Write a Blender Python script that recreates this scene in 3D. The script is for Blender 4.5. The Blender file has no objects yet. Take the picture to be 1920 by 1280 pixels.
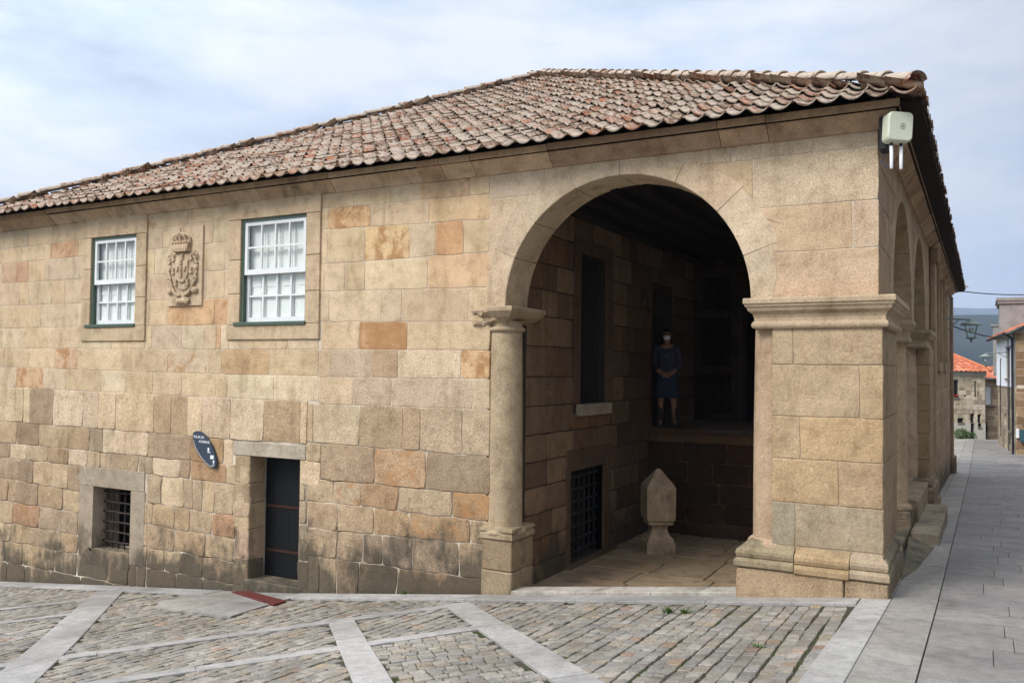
import bpy, bmesh, math, random
from math import sin, cos, pi, radians, sqrt, atan2
from mathutils import Vector, Matrix, noise, geometry

random.seed(7)
S = bpy.context.scene
COL = S.collection

# ------------------------------------------------------------------ camera
cam_d = bpy.data.cameras.new("camera")
cam = bpy.data.objects.new("camera", cam_d)
COL.objects.link(cam)
cam_d.sensor_width = 36.0
cam_d.lens = 36.0 * 1604.67 / 1920.0
cam_d.clip_start = 0.05
cam_d.clip_end = 12000
cam.matrix_world = (Matrix.Translation((0.885, -9.04, 2.24)) @ Matrix.Rotation(radians(28.8266), 4, 'Z')
                    @ Matrix.Rotation(radians(90 + 1.8767), 4, 'X') @ Matrix.Rotation(radians(0.632), 4, 'Z'))
S.camera = cam

# ------------------------------------------------------------------ light
SUN_EL, SUN_AZ = radians(44), radians(208)      # azimuth measured clockwise from +Y
sdir = Vector((sin(SUN_AZ) * cos(SUN_EL), cos(SUN_AZ) * cos(SUN_EL), sin(SUN_EL)))
sun_d = bpy.data.lights.new("sun", 'SUN')
sun_d.energy = 2.8
sun_d.angle = radians(24)
sun_d.color = (1.0, 0.95, 0.88)
sun = bpy.data.objects.new("sun", sun_d)
COL.objects.link(sun)
sun.rotation_euler = sdir.to_track_quat('Z', 'Y').to_euler()

W = bpy.data.worlds.new("World")
S.world = W
W.use_nodes = True
nt = W.node_tree
nt.nodes.clear()
N = nt.nodes.new
L = nt.links.new
out = N('ShaderNodeOutputWorld')
bg = N('ShaderNodeBackground')
bg.inputs['Strength'].default_value = 0.1
sky = N('ShaderNodeTexSky')
sky.sky_type = 'NISHITA'
sky.sun_disc = False
sky.sun_elevation = SUN_EL
sky.sun_rotation = SUN_AZ
tc = N('ShaderNodeTexCoord')
mp = N('ShaderNodeMapping')
mp.inputs['Scale'].default_value = (1.0, 1.0, 3.2)
mp.inputs['Location'].default_value = (0.35, 0.1, 0.2)
n1 = N('ShaderNodeTexNoise')
n1.inputs['Scale'].default_value = 2.1
n1.inputs['Detail'].default_value = 6
n1.inputs['Roughness'].default_value = 0.56
rmp = N('ShaderNodeValToRGB')          # cloud brightness: grey-blue undersides to white
e = rmp.color_ramp
e.elements[0].position = 0.39
e.elements[0].color = (5.2, 5.8, 6.9, 1)
e.elements[1].position = 0.575
e.elements[1].color = (8.8, 9.1, 9.6, 1)
el = e.elements.new(0.48)
el.color = (6.7, 7.6, 9.0, 1)
# dimmer deck towards the right-hand, low part of the sky
dotn = N('ShaderNodeVectorMath'); dotn.operation = 'DOT_PRODUCT'
dotn.inputs[1].default_value = Vector((0.30, 0.92, 0.25)).normalized()
mr = N('ShaderNodeMapRange')
mr.inputs['From Min'].default_value = 0.88
mr.inputs['From Max'].default_value = 0.99
mr.inputs['To Min'].default_value = 1.0
mr.inputs['To Max'].default_value = 0.62
# brighter clouds around the hidden sun, behind the photographer
dots = N('ShaderNodeVectorMath'); dots.operation = 'DOT_PRODUCT'
dots.inputs[1].default_value = sdir
mr2 = N('ShaderNodeMapRange')
mr2.inputs['From Min'].default_value = 0.0
mr2.inputs['From Max'].default_value = 1.0
mr2.inputs['To Min'].default_value = 1.0
mr2.inputs['To Max'].default_value = 2.5
# sky dimmed behind the camera, added to keep the loggia dark
dotb = N('ShaderNodeVectorMath'); dotb.operation = 'DOT_PRODUCT'
dotb.inputs[1].default_value = Vector((0.35, -0.93, -0.25)).normalized()
mr3 = N('ShaderNodeMapRange')
mr3.inputs['From Min'].default_value = 0.25
mr3.inputs['From Max'].default_value = 0.95
mr3.inputs['To Min'].default_value = 1.0
mr3.inputs['To Max'].default_value = 0.25
mul3 = N('ShaderNodeMath'); mul3.operation = 'MULTIPLY'
L(tc.outputs['Generated'], dotb.inputs[0]); L(dotb.outputs['Value'], mr3.inputs['Value'])
mul = N('ShaderNodeMath'); mul.operation = 'MULTIPLY'
vm = N('ShaderNodeVectorMath'); vm.operation = 'SCALE'
mix = N('ShaderNodeMix'); mix.data_type = 'RGBA'
mix.inputs['Factor'].default_value = 0.95
L(tc.outputs['Generated'], mp.inputs['Vector'])
L(mp.outputs[0], n1.inputs['Vector'])
L(n1.outputs['Fac'], rmp.inputs['Fac'])
L(tc.outputs['Generated'], dotn.inputs[0]); L(dotn.outputs['Value'], mr.inputs['Value'])
L(tc.outputs['Generated'], dots.inputs[0]); L(dots.outputs['Value'], mr2.inputs['Value'])
L(mr.outputs[0], mul3.inputs[0]); L(mr3.outputs[0], mul3.inputs[1]); L(mul3.outputs[0], mul.inputs[0]); L(mr2.outputs[0], mul.inputs[1])
L(rmp.outputs['Color'], vm.inputs[0]); L(mul.outputs[0], vm.inputs['Scale'])
L(sky.outputs[0], mix.inputs['A']); L(vm.outputs[0], mix.inputs['B'])
L(mix.outputs['Result'], bg.inputs['Color'])
L(bg.outputs[0], out.inputs['Surface'])

S.view_settings.view_transform = 'Standard'
S.view_settings.look = 'None'
S.view_settings.exposure = 0.30
S.view_settings.gamma = 1.0
S.render.engine = 'CYCLES'
S.cycles.max_bounces = 6
S.cycles.diffuse_bounces = 3
S.cycles.use_denoising = True

# ------------------------------------------------------------------ materials
def lin(r, g, b):
    f = lambda c: (c / 255 / 12.92) if c / 255 <= 0.04045 else ((c / 255 + 0.055) / 1.055) ** 2.4
    return (f(r), f(g), f(b))

class Mat:
    def __init__(s, name, rough=0.8, spec=0.3):
        s.m = bpy.data.materials.new(name); s.m.use_nodes = True
        s.t = s.m.node_tree; s.b = s.t.nodes['Principled BSDF']
        s.b.inputs['Roughness'].default_value = rough
        s.b.inputs['Specular IOR Level'].default_value = spec
        s.geo = None
    def n(s, k): return s.t.nodes.new(k)
    def l(s, a, b): s.t.links.new(a, b)
    def pos(s):
        if not s.geo: s.geo = s.n('ShaderNodeNewGeometry')
        return s.geo.outputs['Position']
    def noise(s, scale, detail=3, rough=0.55, stretch=None, dist=0.0):
        n = s.n('ShaderNodeTexNoise'); n.inputs['Scale'].default_value = scale
        n.inputs['Detail'].default_value = detail; n.inputs['Roughness'].default_value = rough
        n.inputs['Distortion'].default_value = dist
        if stretch:
            m = s.n('ShaderNodeMapping'); m.inputs['Scale'].default_value = stretch
            s.l(s.pos(), m.inputs['Vector']); s.l(m.outputs[0], n.inputs['Vector'])
        else: s.l(s.pos(), n.inputs['Vector'])
        return n.outputs['Fac']
    def ramp(s, fac, stops):
        r = s.n('ShaderNodeValToRGB'); s.l(fac, r.inputs['Fac'])
        el = r.color_ramp.elements
        while len(el) < len(stops): el.new(0.5)
        for i, (p, c) in enumerate(stops):
            el[i].position = p
            el[i].color = (c, c, c, 1) if isinstance(c, (int, float)) else (*c, 1)
        return r.outputs['Color']
    def mix(s, fac, a, b, mode='MIX'):
        m = s.n('ShaderNodeMix'); m.data_type = 'RGBA'; m.blend_type = mode
        for sock, v in (('Factor', fac), ('A', a), ('B', b)):
            if isinstance(v, (int, float)):
                m.inputs[sock].default_value = v if sock == 'Factor' else (v, v, v, 1)
            elif isinstance(v, tuple): m.inputs[sock].default_value = (*v, 1)
            else: s.l(v, m.inputs[sock])
        return m.outputs['Result']
    def math(s, op, a, b=0.0, clamp=False):
        m = s.n('ShaderNodeMath'); m.operation = op; m.use_clamp = clamp
        for i, v in enumerate((a, b)):
            if isinstance(v, (int, float)): m.inputs[i].default_value = v
            else: s.l(v, m.inputs[i])
        return m.outputs[0]
    def attr(s, name):
        a = s.n('ShaderNodeAttribute'); a.attribute_name = name; return a
    def color(s, c):
        if isinstance(c, tuple): s.b.inputs['Base Color'].default_value = (*c, 1)
        else: s.l(c, s.b.inputs['Base Color'])
    def bump(s, h, strength=0.5, dist=0.01, prev=None):
        b = s.n('ShaderNodeBump')
        if isinstance(strength, (int, float)): b.inputs['Strength'].default_value = strength
        else: s.l(strength, b.inputs['Strength'])
        b.inputs['Distance'].default_value = dist
        s.l(h, b.inputs['Height'])
        if prev: s.l(prev, b.inputs['Normal'])
        s.l(b.outputs[0], s.b.inputs['Normal'])
        return b.outputs[0]

def granite(name, gain=1.0, bumpd=0.006, dampfac=1.0):
    """col = stone tint, aux = (iron stain, damp soot, roughness of dressing)"""
    M = Mat(name, 0.88, 0.25)
    col = M.attr('col').outputs['Color']
    aux = M.n('ShaderNodeSeparateColor'); M.l(M.attr('aux').outputs['Color'], aux.inputs[0])
    iron, damp, rgh = aux.outputs[0], aux.outputs[1], aux.outputs[2]
    speck = M.mix(.55, M.noise(42, 3, 0.75), M.noise(105, 3, 0.7))
    blotch = M.noise(5.5, 5, 0.62)
    big = M.noise(1.1, 4, 0.6)
    c = M.mix(M.math('ADD', 0.28, M.math('MULTIPLY', rgh, 0.75), True), col, M.mix(1.0, col, M.ramp(speck, [(0.36, 0.34), (0.45, 0.87), (0.55, 1.08), (0.64, 1.52)]), 'MULTIPLY'))
    c = M.mix(1.0, c, M.ramp(blotch, [(0.28, (0.74, 0.70, 0.66)), (0.48, (0.98, 0.98, 0.98)), (0.72, (1.13, 1.14, 1.16))]), 'MULTIPLY')
    c = M.mix(1.0, c, M.ramp(big, [(0.3, (0.86, 0.84, 0.82)), (0.6, (1.04, 1.04, 1.04))]), 'MULTIPLY')
    c = M.mix(1.0, c, M.ramp(M.noise(2.6, 6, 0.7, stretch=(1, 1, 0.28)), [(0.30, (0.70, 0.67, 0.62)), (0.47, (1.0, 1.0, 1.0)), (0.75, (1.05, 1.05, 1.06))]), 'MULTIPLY')
    # iron stain: orange-brown veins and clouds
    st = M.noise(4.2, 7, 0.68, dist=.35)
    f = M.math('SUBTRACT', st, M.math('SUBTRACT', 0.78, M.math('MULTIPLY', iron, 0.42)))
    f = M.math('MULTIPLY', f, 9.0, True)
    f = M.math('MULTIPLY', f, M.math('MINIMUM', M.math('MULTIPLY', iron, 1.3), 0.9))
    c = M.mix(f, c, M.mix(blotch, (0.30, 0.125, 0.045), (0.52, 0.31, 0.14)))
    # soot and moss rising from the ground, streaky
    dn = M.noise(4.5, 6, 0.72, stretch=(1.0, 1.0, 0.45))
    dn2 = M.noise(1.3, 3, 0.6)
    d = M.math('ADD', damp, M.math('ADD', M.math('MULTIPLY', M.math('SUBTRACT', dn, 0.5), 1.7), M.math('MULTIPLY', M.math('SUBTRACT', dn2, 0.5), 2.2)))
    d = M.math('MULTIPLY', M.math('SUBTRACT', d, 0.33), 2.1 * dampfac, True)
    d = M.math('MULTIPLY', d, M.math('MULTIPLY', damp, 3.0, True))
    c = M.mix(M.math('MULTIPLY', d, 0.84), c, M.mix(M.math('MULTIPLY', speck, 1.0), (0.022, 0.022, 0.016), (0.10, 0.085, 0.06)))
    # fine dark pits
    pit = M.noise(38, 2, 0.5)
    c = M.mix(M.ramp(pit, [(0.26, 0.55), (0.33, 0.0)]), c, (0.10, 0.08, 0.06))
    if gain != 1.0: c = M.mix(1.0, c, (gain, gain, gain), 'MULTIPLY')
    M.color(c)
    h = M.math('ADD', M.math('MULTIPLY', M.noise(46, 4, 0.75), 0.9), M.math('MULTIPLY', M.noise(14, 4, 0.6), 0.9))
    M.bump(h, M.math('ADD', 0.35, M.math('MULTIPLY', rgh, 0.65)), bumpd)
    return M.m

M_STONE = granite('weathered_granite', 1.0, 0.011)
M_TRIM = granite('dressed_granite', 1.0, 0.006)

M_ = Mat('lime_mortar', 0.95, 0.1)
dz = M_.noise(7, 5, 0.65)
mm = M_.mix(dz, lin(190, 172, 148), lin(240, 230, 212))
sp_ = M_.n('ShaderNodeSeparateXYZ'); M_.l(M_.pos(), sp_.inputs[0])
low_ = M_.math('MULTIPLY', M_.math('SUBTRACT', 1.7, sp_.outputs[2]), 1.6, True)
old_ = M_.math('MULTIPLY', M_.ramp(M_.noise(1.9, 4), [(0.36, 1.0), (0.60, 0.12)]), M_.math('ADD', M_.math('MULTIPLY', low_, .75), .22))
M_.color(M_.mix(old_, mm, lin(84, 70, 54)))
M_.bump(M_.noise(70, 3), 0.5, 0.004)
M_MORTAR = M_.m
M_ = Mat('shade_dark_mortar', 0.95, 0.1)
M_.color(M_.mix(M_.noise(5, 5, .65), (.030, .023, .016), (.085, .066, .047)))  # interior mortar darkened to stand in for dim loggia light
M_MORTAR_DARK = M_.m

def simple(name, c, rough=0.7, spec=0.3, var=0.15, scale=6, bump=0.0, metal=0.0, grime=0.0):
    M = Mat(name, rough, spec)
    n = M.noise(scale, 4, 0.6)
    cc = M.mix(n, tuple(x * (1 - var) for x in c), tuple(min(1, x * (1 + var)) for x in c))
    if grime:
        cc = M.mix(M.math('MULTIPLY', M.ramp(M.noise(scale * .7, 5, .7), [(0.45, 0.0), (0.7, 1.0)]), grime), cc, (0.06, 0.05, 0.035))
    M.color(cc)
    M.b.inputs['Metallic'].default_value = metal
    if bump: M.bump(M.noise(scale * 6, 4), bump, 0.004)
    return M.m

M_WHITE = simple('white_window_paint', (0.78, 0.79, 0.78), 0.4, 0.4, 0.04, 8, 0.05, grime=0.06)
M_GREEN = simple('green_window_paint', lin(74, 92, 78), 0.45, 0.4, 0.12, 9, grime=0.1)
M_SHUTTER = simple('white_inner_shutter', (0.88, 0.87, 0.83), 0.6, 0.3, 0.05, 3)
M_IRON = simple('rusty_iron', (0.035, 0.024, 0.018), 0.7, 0.4, 0.6, 14, 0.4, 0.3)
M_DARKIRON = simple('dark_iron', (0.02, 0.021, 0.022), 0.6, 0.4, 0.3, 14, 0.2, 0.3)
M_DARKWOOD = simple('dark_stained_wood', (0.016, 0.011, 0.008), 0.8, 0.15, 0.35, 5, 0.3)
M_DOOR = simple('blue_black_door_paint', (0.004, 0.005, 0.006), 0.55, 0.25, 0.3, 6, 0.2)
M_REDWOOD = simple('reddish_rail', (0.045, 0.018, 0.011), 0.6, 0.2, 0.3, 8)
M_VOID = simple('dark_interior_plaster', (0.012, 0.010, 0.009), 0.9, 0.1, 0.3, 3)
M_REDMAT = simple('worn_red_paint', lin(98, 42, 37), 0.65, 0.3, 0.22, 12, 0.3, grime=0.35)
M_BOX = simple('cream_plastic_housing', lin(205, 210, 188), 0.4, 0.4, 0.04, 4, grime=0.08)
M_PLWHITE = simple('white_plastic', (0.75, 0.76, 0.76), 0.4, 0.4, 0.04, 4)
M_BLACK = simple('black_rubber', (0.015, 0.015, 0.017), 0.6, 0.3, 0.2, 10)
M_SIGN = simple('slate_blue_enamel', lin(52, 62, 76), 0.5, 0.4, 0.1, 7, 0.05)
M_LETTER = simple('white_lettering', (0.75, 0.77, 0.78), 0.5, 0.3, 0.03, 5)
M_BROWNLAB = simple('faint_grey_lettering', lin(98, 106, 116), 0.6, 0.2, 0.05, 5)
M_LAMPGREY = simple('grey_green_lamp_metal', lin(120, 132, 124), 0.5, 0.4, 0.15, 8)
M_PLASTERW = simple('white_render', (0.80, 0.81, 0.83), 0.85, 0.2, 0.06, 1.2, 0.2, grime=0.18)
M_PLASTERC = simple('cream_render', (0.60, 0.56, 0.48), 0.85, 0.2, 0.07, 1.2, 0.2, grime=0.2)
M_GREYWALL = simple('grey_cement_render', (0.30, 0.29, 0.27), 0.9, 0.2, 0.2, 1.5, 0.4, grime=0.5)
M_DARKGLASS = simple('dark_window_glass', (0.02, 0.022, 0.025), 0.12, 0.5, 0.2, 2)
M_PAPER = simple('white_paper', (0.7, 0.7, 0.69), 0.8, 0.2, 0.05, 20)
M_ROOMDARK = simple('unlit_room_black', (0.006, 0.006, 0.006), 0.9, 0.05, 0.2, 4)  # black sheets painted in for the shade of unlit rooms

# glass
M_ = Mat('window_glass', 0.03, 0.5)
M_.t.nodes.remove(M_.b)
_o = [n_ for n_ in M_.t.nodes if n_.type == 'OUTPUT_MATERIAL'][0]
_tr = M_.n('ShaderNodeBsdfTransparent'); _tr.inputs[0].default_value = (.93, .96, .95, 1)
_gl = M_.n('ShaderNodeBsdfGlossy'); _gl.inputs['Roughness'].default_value = .03
_lw = M_.n('ShaderNodeLayerWeight'); _lw.inputs[0].default_value = .5
_fr = _lw
_mx = M_.n('ShaderNodeMixShader'); M_.l(M_.math('ADD', M_.math('MULTIPLY', M_.math('POWER', _fr.outputs['Facing'], 4.0), .8), .05), _mx.inputs[0]); M_.l(_tr.outputs[0], _mx.inputs[1]); M_.l(_gl.outputs[0], _mx.inputs[2]); M_.l(_mx.outputs[0], _o.inputs[0])
_b = M_.n('ShaderNodeBump'); _b.inputs['Strength'].default_value = .15; _b.inputs['Distance'].default_value = .01
M_.l(M_.noise(5, 2), _b.inputs['Height']); M_.l(_b.outputs[0], _gl.inputs['Normal'])
M_GLASS = M_.m

# roof tile
M_ = Mat('weathered_clay_tile', 0.9, 0.2)
tcol = M_.attr('col').outputs['Color']
l1 = M_.noise(16, 5, 0.68)
l2 = M_.noise(55, 3, 0.6)
c = M_.mix(1.0, tcol, M_.ramp(l2, [(0.3, 0.7), (0.7, 1.3)]), 'MULTIPLY')
lich = M_.mix(l2, lin(146, 128, 110), lin(212, 196, 178))
aux = M_.n('ShaderNodeSeparateColor'); M_.l(M_.attr('aux').outputs['Color'], aux.inputs[0])
lf = M_.math('MULTIPLY', M_.math('SUBTRACT', M_.math('ADD', l1, M_.math('MULTIPLY', aux.outputs[0], 0.34)), 0.56), 7.0, True)
c = M_.mix(lf, c, lich)
c = M_.mix(M_.ramp(M_.noise(23, 5, 0.7, dist=0.6), [(0.56, 0.0), (0.66, 0.85)]), c, (0.035, 0.030, 0.022))
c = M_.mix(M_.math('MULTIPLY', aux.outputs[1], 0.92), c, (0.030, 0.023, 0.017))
c = M_.mix(M_.math('MULTIPLY', M_.ramp(M_.noise(9, 4, 0.7), [(0.62, 0.0), (0.70, 0.7)]), aux.outputs[2]), c, (0.26, 0.19, 0.05))
M_.color(c)
M_.bump(M_.noise(45, 4, 0.7), 0.6, 0.006)
M_TILE = M_.m

M_ = Mat('new_clay_tile', 0.85, 0.2)
tcol = M_.attr('col').outputs['Color']
M_.color(M_.mix(1.0, tcol, M_.ramp(M_.noise(5, 4), [(0.3, 0.7), (0.7, 1.25)]), 'MULTIPLY'))
M_NEWTILE = M_.m

# sett and slab stone
def paving(name, bumpd=0.004, moss=0.0):
    M = Mat(name, 0.72, 0.35)
    col = M.attr('col').outputs['Color']
    sp = M.noise(130, 3, 0.7); bl = M.noise(9, 5, 0.6); bg_ = M.noise(0.8, 4, 0.6)
    sp2 = M.mix(.5, sp, M.noise(48, 3, 0.75))
    c = M.mix(1.0, col, M.ramp(sp2, [(0.36, 0.55 if moss else .72), (0.5, 1.0), (0.64, 1.5 if moss else 1.25)]), 'MULTIPLY')
    c = M.mix(1.0, c, M.ramp(bl, [(0.3, 0.80), (0.6, 1.08)]), 'MULTIPLY')
    c = M.mix(1.0, c, M.ramp(bg_, [(0.34, 0.72), (0.60, 1.07)]), 'MULTIPLY')
    c = M.mix(M.ramp(M.noise(2.6, 6, 0.72), [(0.55, 0.0), (0.72, 0.55)]), c, (0.10, 0.092, 0.080))
    if moss:
        c = M.mix(M.math('MULTIPLY', M.ramp(M.noise(3.1, 6, 0.7), [(0.60, 0.0), (0.72, 1.0)]), moss), c, (0.05, 0.055, 0.022))
    M.color(c)
    M.l(M.ramp(bg_, [(0.35, 0.42), (0.6, 0.8)]), M.b.inputs['Roughness'])
    M.bump(M.math('ADD', M.noise(80, 4, 0.7), M.noise(22, 3, 0.6)), 0.7, bumpd)
    return M.m
M_SETT = paving('granite_setts', 0.008, 0.5)
M_SLAB = paving('granite_slabs', 0.0025)

M_ = Mat('mossy_joint_earth', 0.95, 0.1)
mo = M_.ramp(M_.noise(2.3, 6, 0.7), [(0.40, 0.0), (0.60, 1.0)])
ear = M_.mix(M_.noise(40, 4), (0.035, 0.029, 0.021), (0.11, 0.095, 0.072))
M_.color(M_.mix(mo, ear, M_.mix(M_.noise(60, 2), (0.022, 0.028, 0.010), (0.07, 0.085, 0.028))))
M_.bump(M_.noise(60, 4), 0.8, 0.01)
M_JOINT = M_.m

M_ = Mat('land_cover', 0.95, 0.1)
M_.color(M_.mix(M_.ramp(M_.noise(0.02, 5, 0.7), [(0.4, 0.0), (0.6, 1.0)]), (0.035, 0.05, 0.022), (0.09, 0.095, 0.05)))
M_LAND = M_.m
M_ = Mat('forest_cover', 0.95, 0.05)
M_.color(M_.mix(M_.ramp(M_.noise(0.012, 8, 0.75), [(0.4, 0.0), (0.62, 1.0)]), (0.010, 0.018, 0.016), (0.030, 0.040, 0.032)))
M_FOREST = M_.m
M_ = Mat('shrub_leaf', 0.7, 0.2)
M_.color(M_.mix(M_.noise(9, 3), (0.025, 0.06, 0.012), (0.09, 0.17, 0.035)))
M_LEAF = M_.m
M_TWIG = simple('brown_twig', (0.06, 0.04, 0.025), 0.9, 0.1, 0.2, 10)
M_SKIN = simple('skin', (0.30, 0.15, 0.10), 0.6, 0.3, 0.05, 20)
M_HAIR = simple('dark_brown_hair', (0.018, 0.010, 0.007), 0.6, 0.3, 0.3, 60)
M_SHIRT = simple('grey_blue_jersey', lin(66, 68, 82), 0.9, 0.1, 0.08, 20, 0.1)
M_SKIRT = simple('slate_blue_denim', lin(50, 58, 74), 0.9, 0.1, 0.1, 20, 0.1)
M_BOOT = simple('black_boot_leather', (0.012, 0.011, 0.012), 0.5, 0.3, 0.2, 20)
M_MASK = simple('white_face_mask', (0.80, 0.82, 0.84), 0.8, 0.2, 0.02, 20)

# ------------------------------------------------------------------ mesh helpers
def lerp(a, b, t): return a + (b - a) * t
def jit(c, v=0.05, hue=0.03):
    k = 1 + random.uniform(-v, v)
    return tuple(max(0.0, x * k * (1 + random.uniform(-hue, hue))) for x in c)

class G:
    def __init__(s): s.v = []; s.f = []; s.c = []; s.a = []
    def add(s, vs, fs, col=(0.4, 0.3, 0.2), aux=(0, 0, 0.3)):
        o = len(s.v)
        s.v += [tuple(p) for p in vs]
        s.f += [tuple(i + o for i in f) for f in fs]
        if isinstance(col, list): s.c += col
        else: s.c += [col] * len(vs)
        if isinstance(aux, list): s.a += aux
        else: s.a += [aux] * len(vs)
        return s
    def box(s, x0, x1, y0, y1, z0, z1, col=(0.4, 0.3, 0.2), aux=(0, 0, 0.3), bev=0.0):
        if bev <= 0:
            vs = [(x, y, z) for z in (z0, z1) for y in (y0, y1) for x in (x0, x1)]
            fs = [(0, 2, 3, 1), (4, 5, 7, 6), (0, 1, 5, 4), (2, 6, 7, 3), (0, 4, 6, 2), (1, 3, 7, 5)]
            return s.add(vs, fs, col, aux)
        vs = []; b = bev
        X, Y, Z = (x0, x1), (y0, y1), (z0, z1)
        idx = {}
        for i in (0, 1):
            for j in (0, 1):
                for k in (0, 1):
                    sx, sy, sz = (1 - 2 * i), (1 - 2 * j), (1 - 2 * k)
                    for ax in range(3):
                        d = [b * sx, b * sy, b * sz]; d[ax] = 0
                        idx[(i, j, k, ax)] = len(vs)
                        vs.append((X[i] + d[0], Y[j] + d[1], Z[k] + d[2]))
        fs = []
        for ax in range(3):
            for side in (0, 1):
                q = []
                for (p, r) in ((0, 0), (1, 0), (1, 1), (0, 1)):
                    t = [0, 0, 0]; t[ax] = side; t[(ax + 1) % 3] = p; t[(ax + 2) % 3] = r
                    q.append(idx[(*t, ax)])
                fs.append(tuple(q if side else q[::-1]))
        for ax in range(3):
            for p in (0, 1):
                for r in (0, 1):
                    t0 = [0, 0, 0]; t1 = [0, 0, 0]
                    t0[(ax + 1) % 3] = t1[(ax + 1) % 3] = p; t0[(ax + 2) % 3] = t1[(ax + 2) % 3] = r
                    t1[ax] = 1
                    a1, a2 = (ax + 1) % 3, (ax + 2) % 3
                    fs.append((idx[(*t0, a1)], idx[(*t1, a1)], idx[(*t1, a2)], idx[(*t0, a2)]))
        for i in (0, 1):
            for j in (0, 1):
                for k in (0, 1): fs.append((idx[(i, j, k, 0)], idx[(i, j, k, 1)], idx[(i, j, k, 2)]))
        return s.add(vs, fs, col, aux)
    def lathe(s, cx, cy, prof, seg=28, col=(0.4, 0.3, 0.2), aux=(0, 0, 0.3), a0=0, a1=2 * pi):
        vs = []; fs = []; n = len(prof)
        for i in range(seg):
            a = a0 + (a1 - a0) * i / seg
            for r, z in prof: vs.append((cx + r * cos(a), cy + r * sin(a), z))
        for i in range(seg):
            for k in range(n - 1):
                p, q = i * n + k, ((i + 1) % seg) * n + k
                fs.append((p, q, q + 1, p + 1))
        return s.add(vs, fs, col, aux)
    def tube(s, pts, r, seg=8, col=(0.4, 0.3, 0.2), aux=(0, 0, 0.3), cap=True):
        pts = [Vector(p) for p in pts]; n = len(pts); vs = []; fs = []
        rr = r if isinstance(r, (list, tuple)) else [r] * n
        up = Vector((0, 0, 1))
        for i, p in enumerate(pts):
            t = (pts[min(i + 1, n - 1)] - pts[max(i - 1, 0)]).normalized()
            u = t.cross(up)
            if u.length < 0.05: u = t.cross(Vector((1, 0, 0)))
            u.normalize(); w = u.cross(t)
            for k in range(seg):
                a = 2 * pi * k / seg
                vs.append(p + (u * cos(a) + w * sin(a)) * rr[i])
        for i in range(n - 1):
            for k in range(seg):
                a, b = i * seg + k, i * seg + (k + 1) % seg
                fs.append((a, b, b + seg, a + seg))
        if cap: fs += [tuple(range(seg))[::-1], tuple(range((n - 1) * seg, n * seg))]
        return s.add(vs, fs, col, aux)
    def ring(s, x0, x1, y0, y1, prof, col=(0.4, 0.3, 0.2), aux=(0, 0, 0.3)):
        """moulding of profile [(out, z)] wrapped round a rectangle with mitred corners"""
        vs = []; fs = []; n = len(prof)
        for (x, y, sx, sy) in ((x0, y0, -1, -1), (x1, y0, 1, -1), (x1, y1, 1, 1), (x0, y1, -1, 1)):
            for o, z in prof: vs.append((x + sx * o, y + sy * o, z))
        for i in range(4):
            for k in range(n - 1):
                a, b = i * n + k, ((i + 1) % 4) * n + k
                fs.append((a, b, b + 1, a + 1))
        fs.append(tuple(i * n for i in range(4))[::-1]); fs.append(tuple(i * n + n - 1 for i in range(4)))
        return s.add(vs, fs, col, aux)
    def build(s, name, mat, parent=None, smooth=False, label=None):
        off = Vector((0, 0, 0)); p = parent
        while p: off += p.location; p = p.parent
        me = bpy.data.meshes.new(name)
        me.from_pydata([(v[0] - off.x, v[1] - off.y, v[2] - off.z) for v in s.v], [], s.f)
        for nm, arr in (('col', s.c), ('aux', s.a)):
            at = me.attributes.new(nm, 'FLOAT_COLOR', 'POINT')
            flat = []
            for c in arr: flat += [c[0], c[1], c[2], 1.0]
            at.data.foreach_set('color', flat)
        if smooth: me.polygons.foreach_set('use_smooth', [True] * len(me.polygons))
        me.materials.append(mat)
        me.validate()
        bm = bmesh.new(); bm.from_mesh(me); bmesh.ops.recalc_face_normals(bm, faces=bm.faces); bm.to_mesh(me); bm.free()
        me.update()
        o = bpy.data.objects.new(name, me); COL.objects.link(o)
        if parent: o.parent = parent
        if label: o['label'] = label
        return o

def thing(name, label, cat, loc=(0, 0, 0), group=None):
    o = bpy.data.objects.new(name, None); COL.objects.link(o); o.location = loc
    o.empty_display_size = 0.2
    o['label'] = label; o['category'] = cat
    if group: o['group'] = group
    return o
def tag(o, label, cat, group=None):
    o['label'] = label; o['category'] = cat
    if group: o['group'] = group
    return o
def struct(o): o['kind'] = 'structure'; return o
def copy_tree(o, loc, label):
    r = o.copy(); COL.objects.link(r); r.location = loc; r['label'] = label
    for ch in list(o.children):
        c = ch.copy(); COL.objects.link(c); c.parent = r
        for g in ch.children:
            d = g.copy(); COL.objects.link(d); d.parent = c
    return r

# ------------------------------------------------------------------ ground shape
GX = [(-60, -5.0), (-14.4, -1.608), (-12.15, -1.367), (-7.4, -.877), (0, .08), (12, .3), (60, .3)]
def gz(x, y):
    z = GX[0][1] if x < GX[0][0] else GX[-1][1]
    for (a, b), (c, d) in zip(GX, GX[1:]):
        if a <= x <= c: z = b + (x - a) * (d - b) / (c - a); break
    if y < 0: z += -.065 * max(y, -30)
    elif y < 20: z += -.043 * y
    elif y < 42: z += -.86 - .0155 * (y - 20)
    else: z += -1.2 - .14 * (y - 42)
    return max(z, -45.0)

def P_front(u, v, w): return (u, -w, v)
def P_side(u, v, w): return (w, u, v)          # faces +X, u = y
def P_inner(u, v, w): return (w, u, v)         # alias with offset handled by caller

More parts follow.
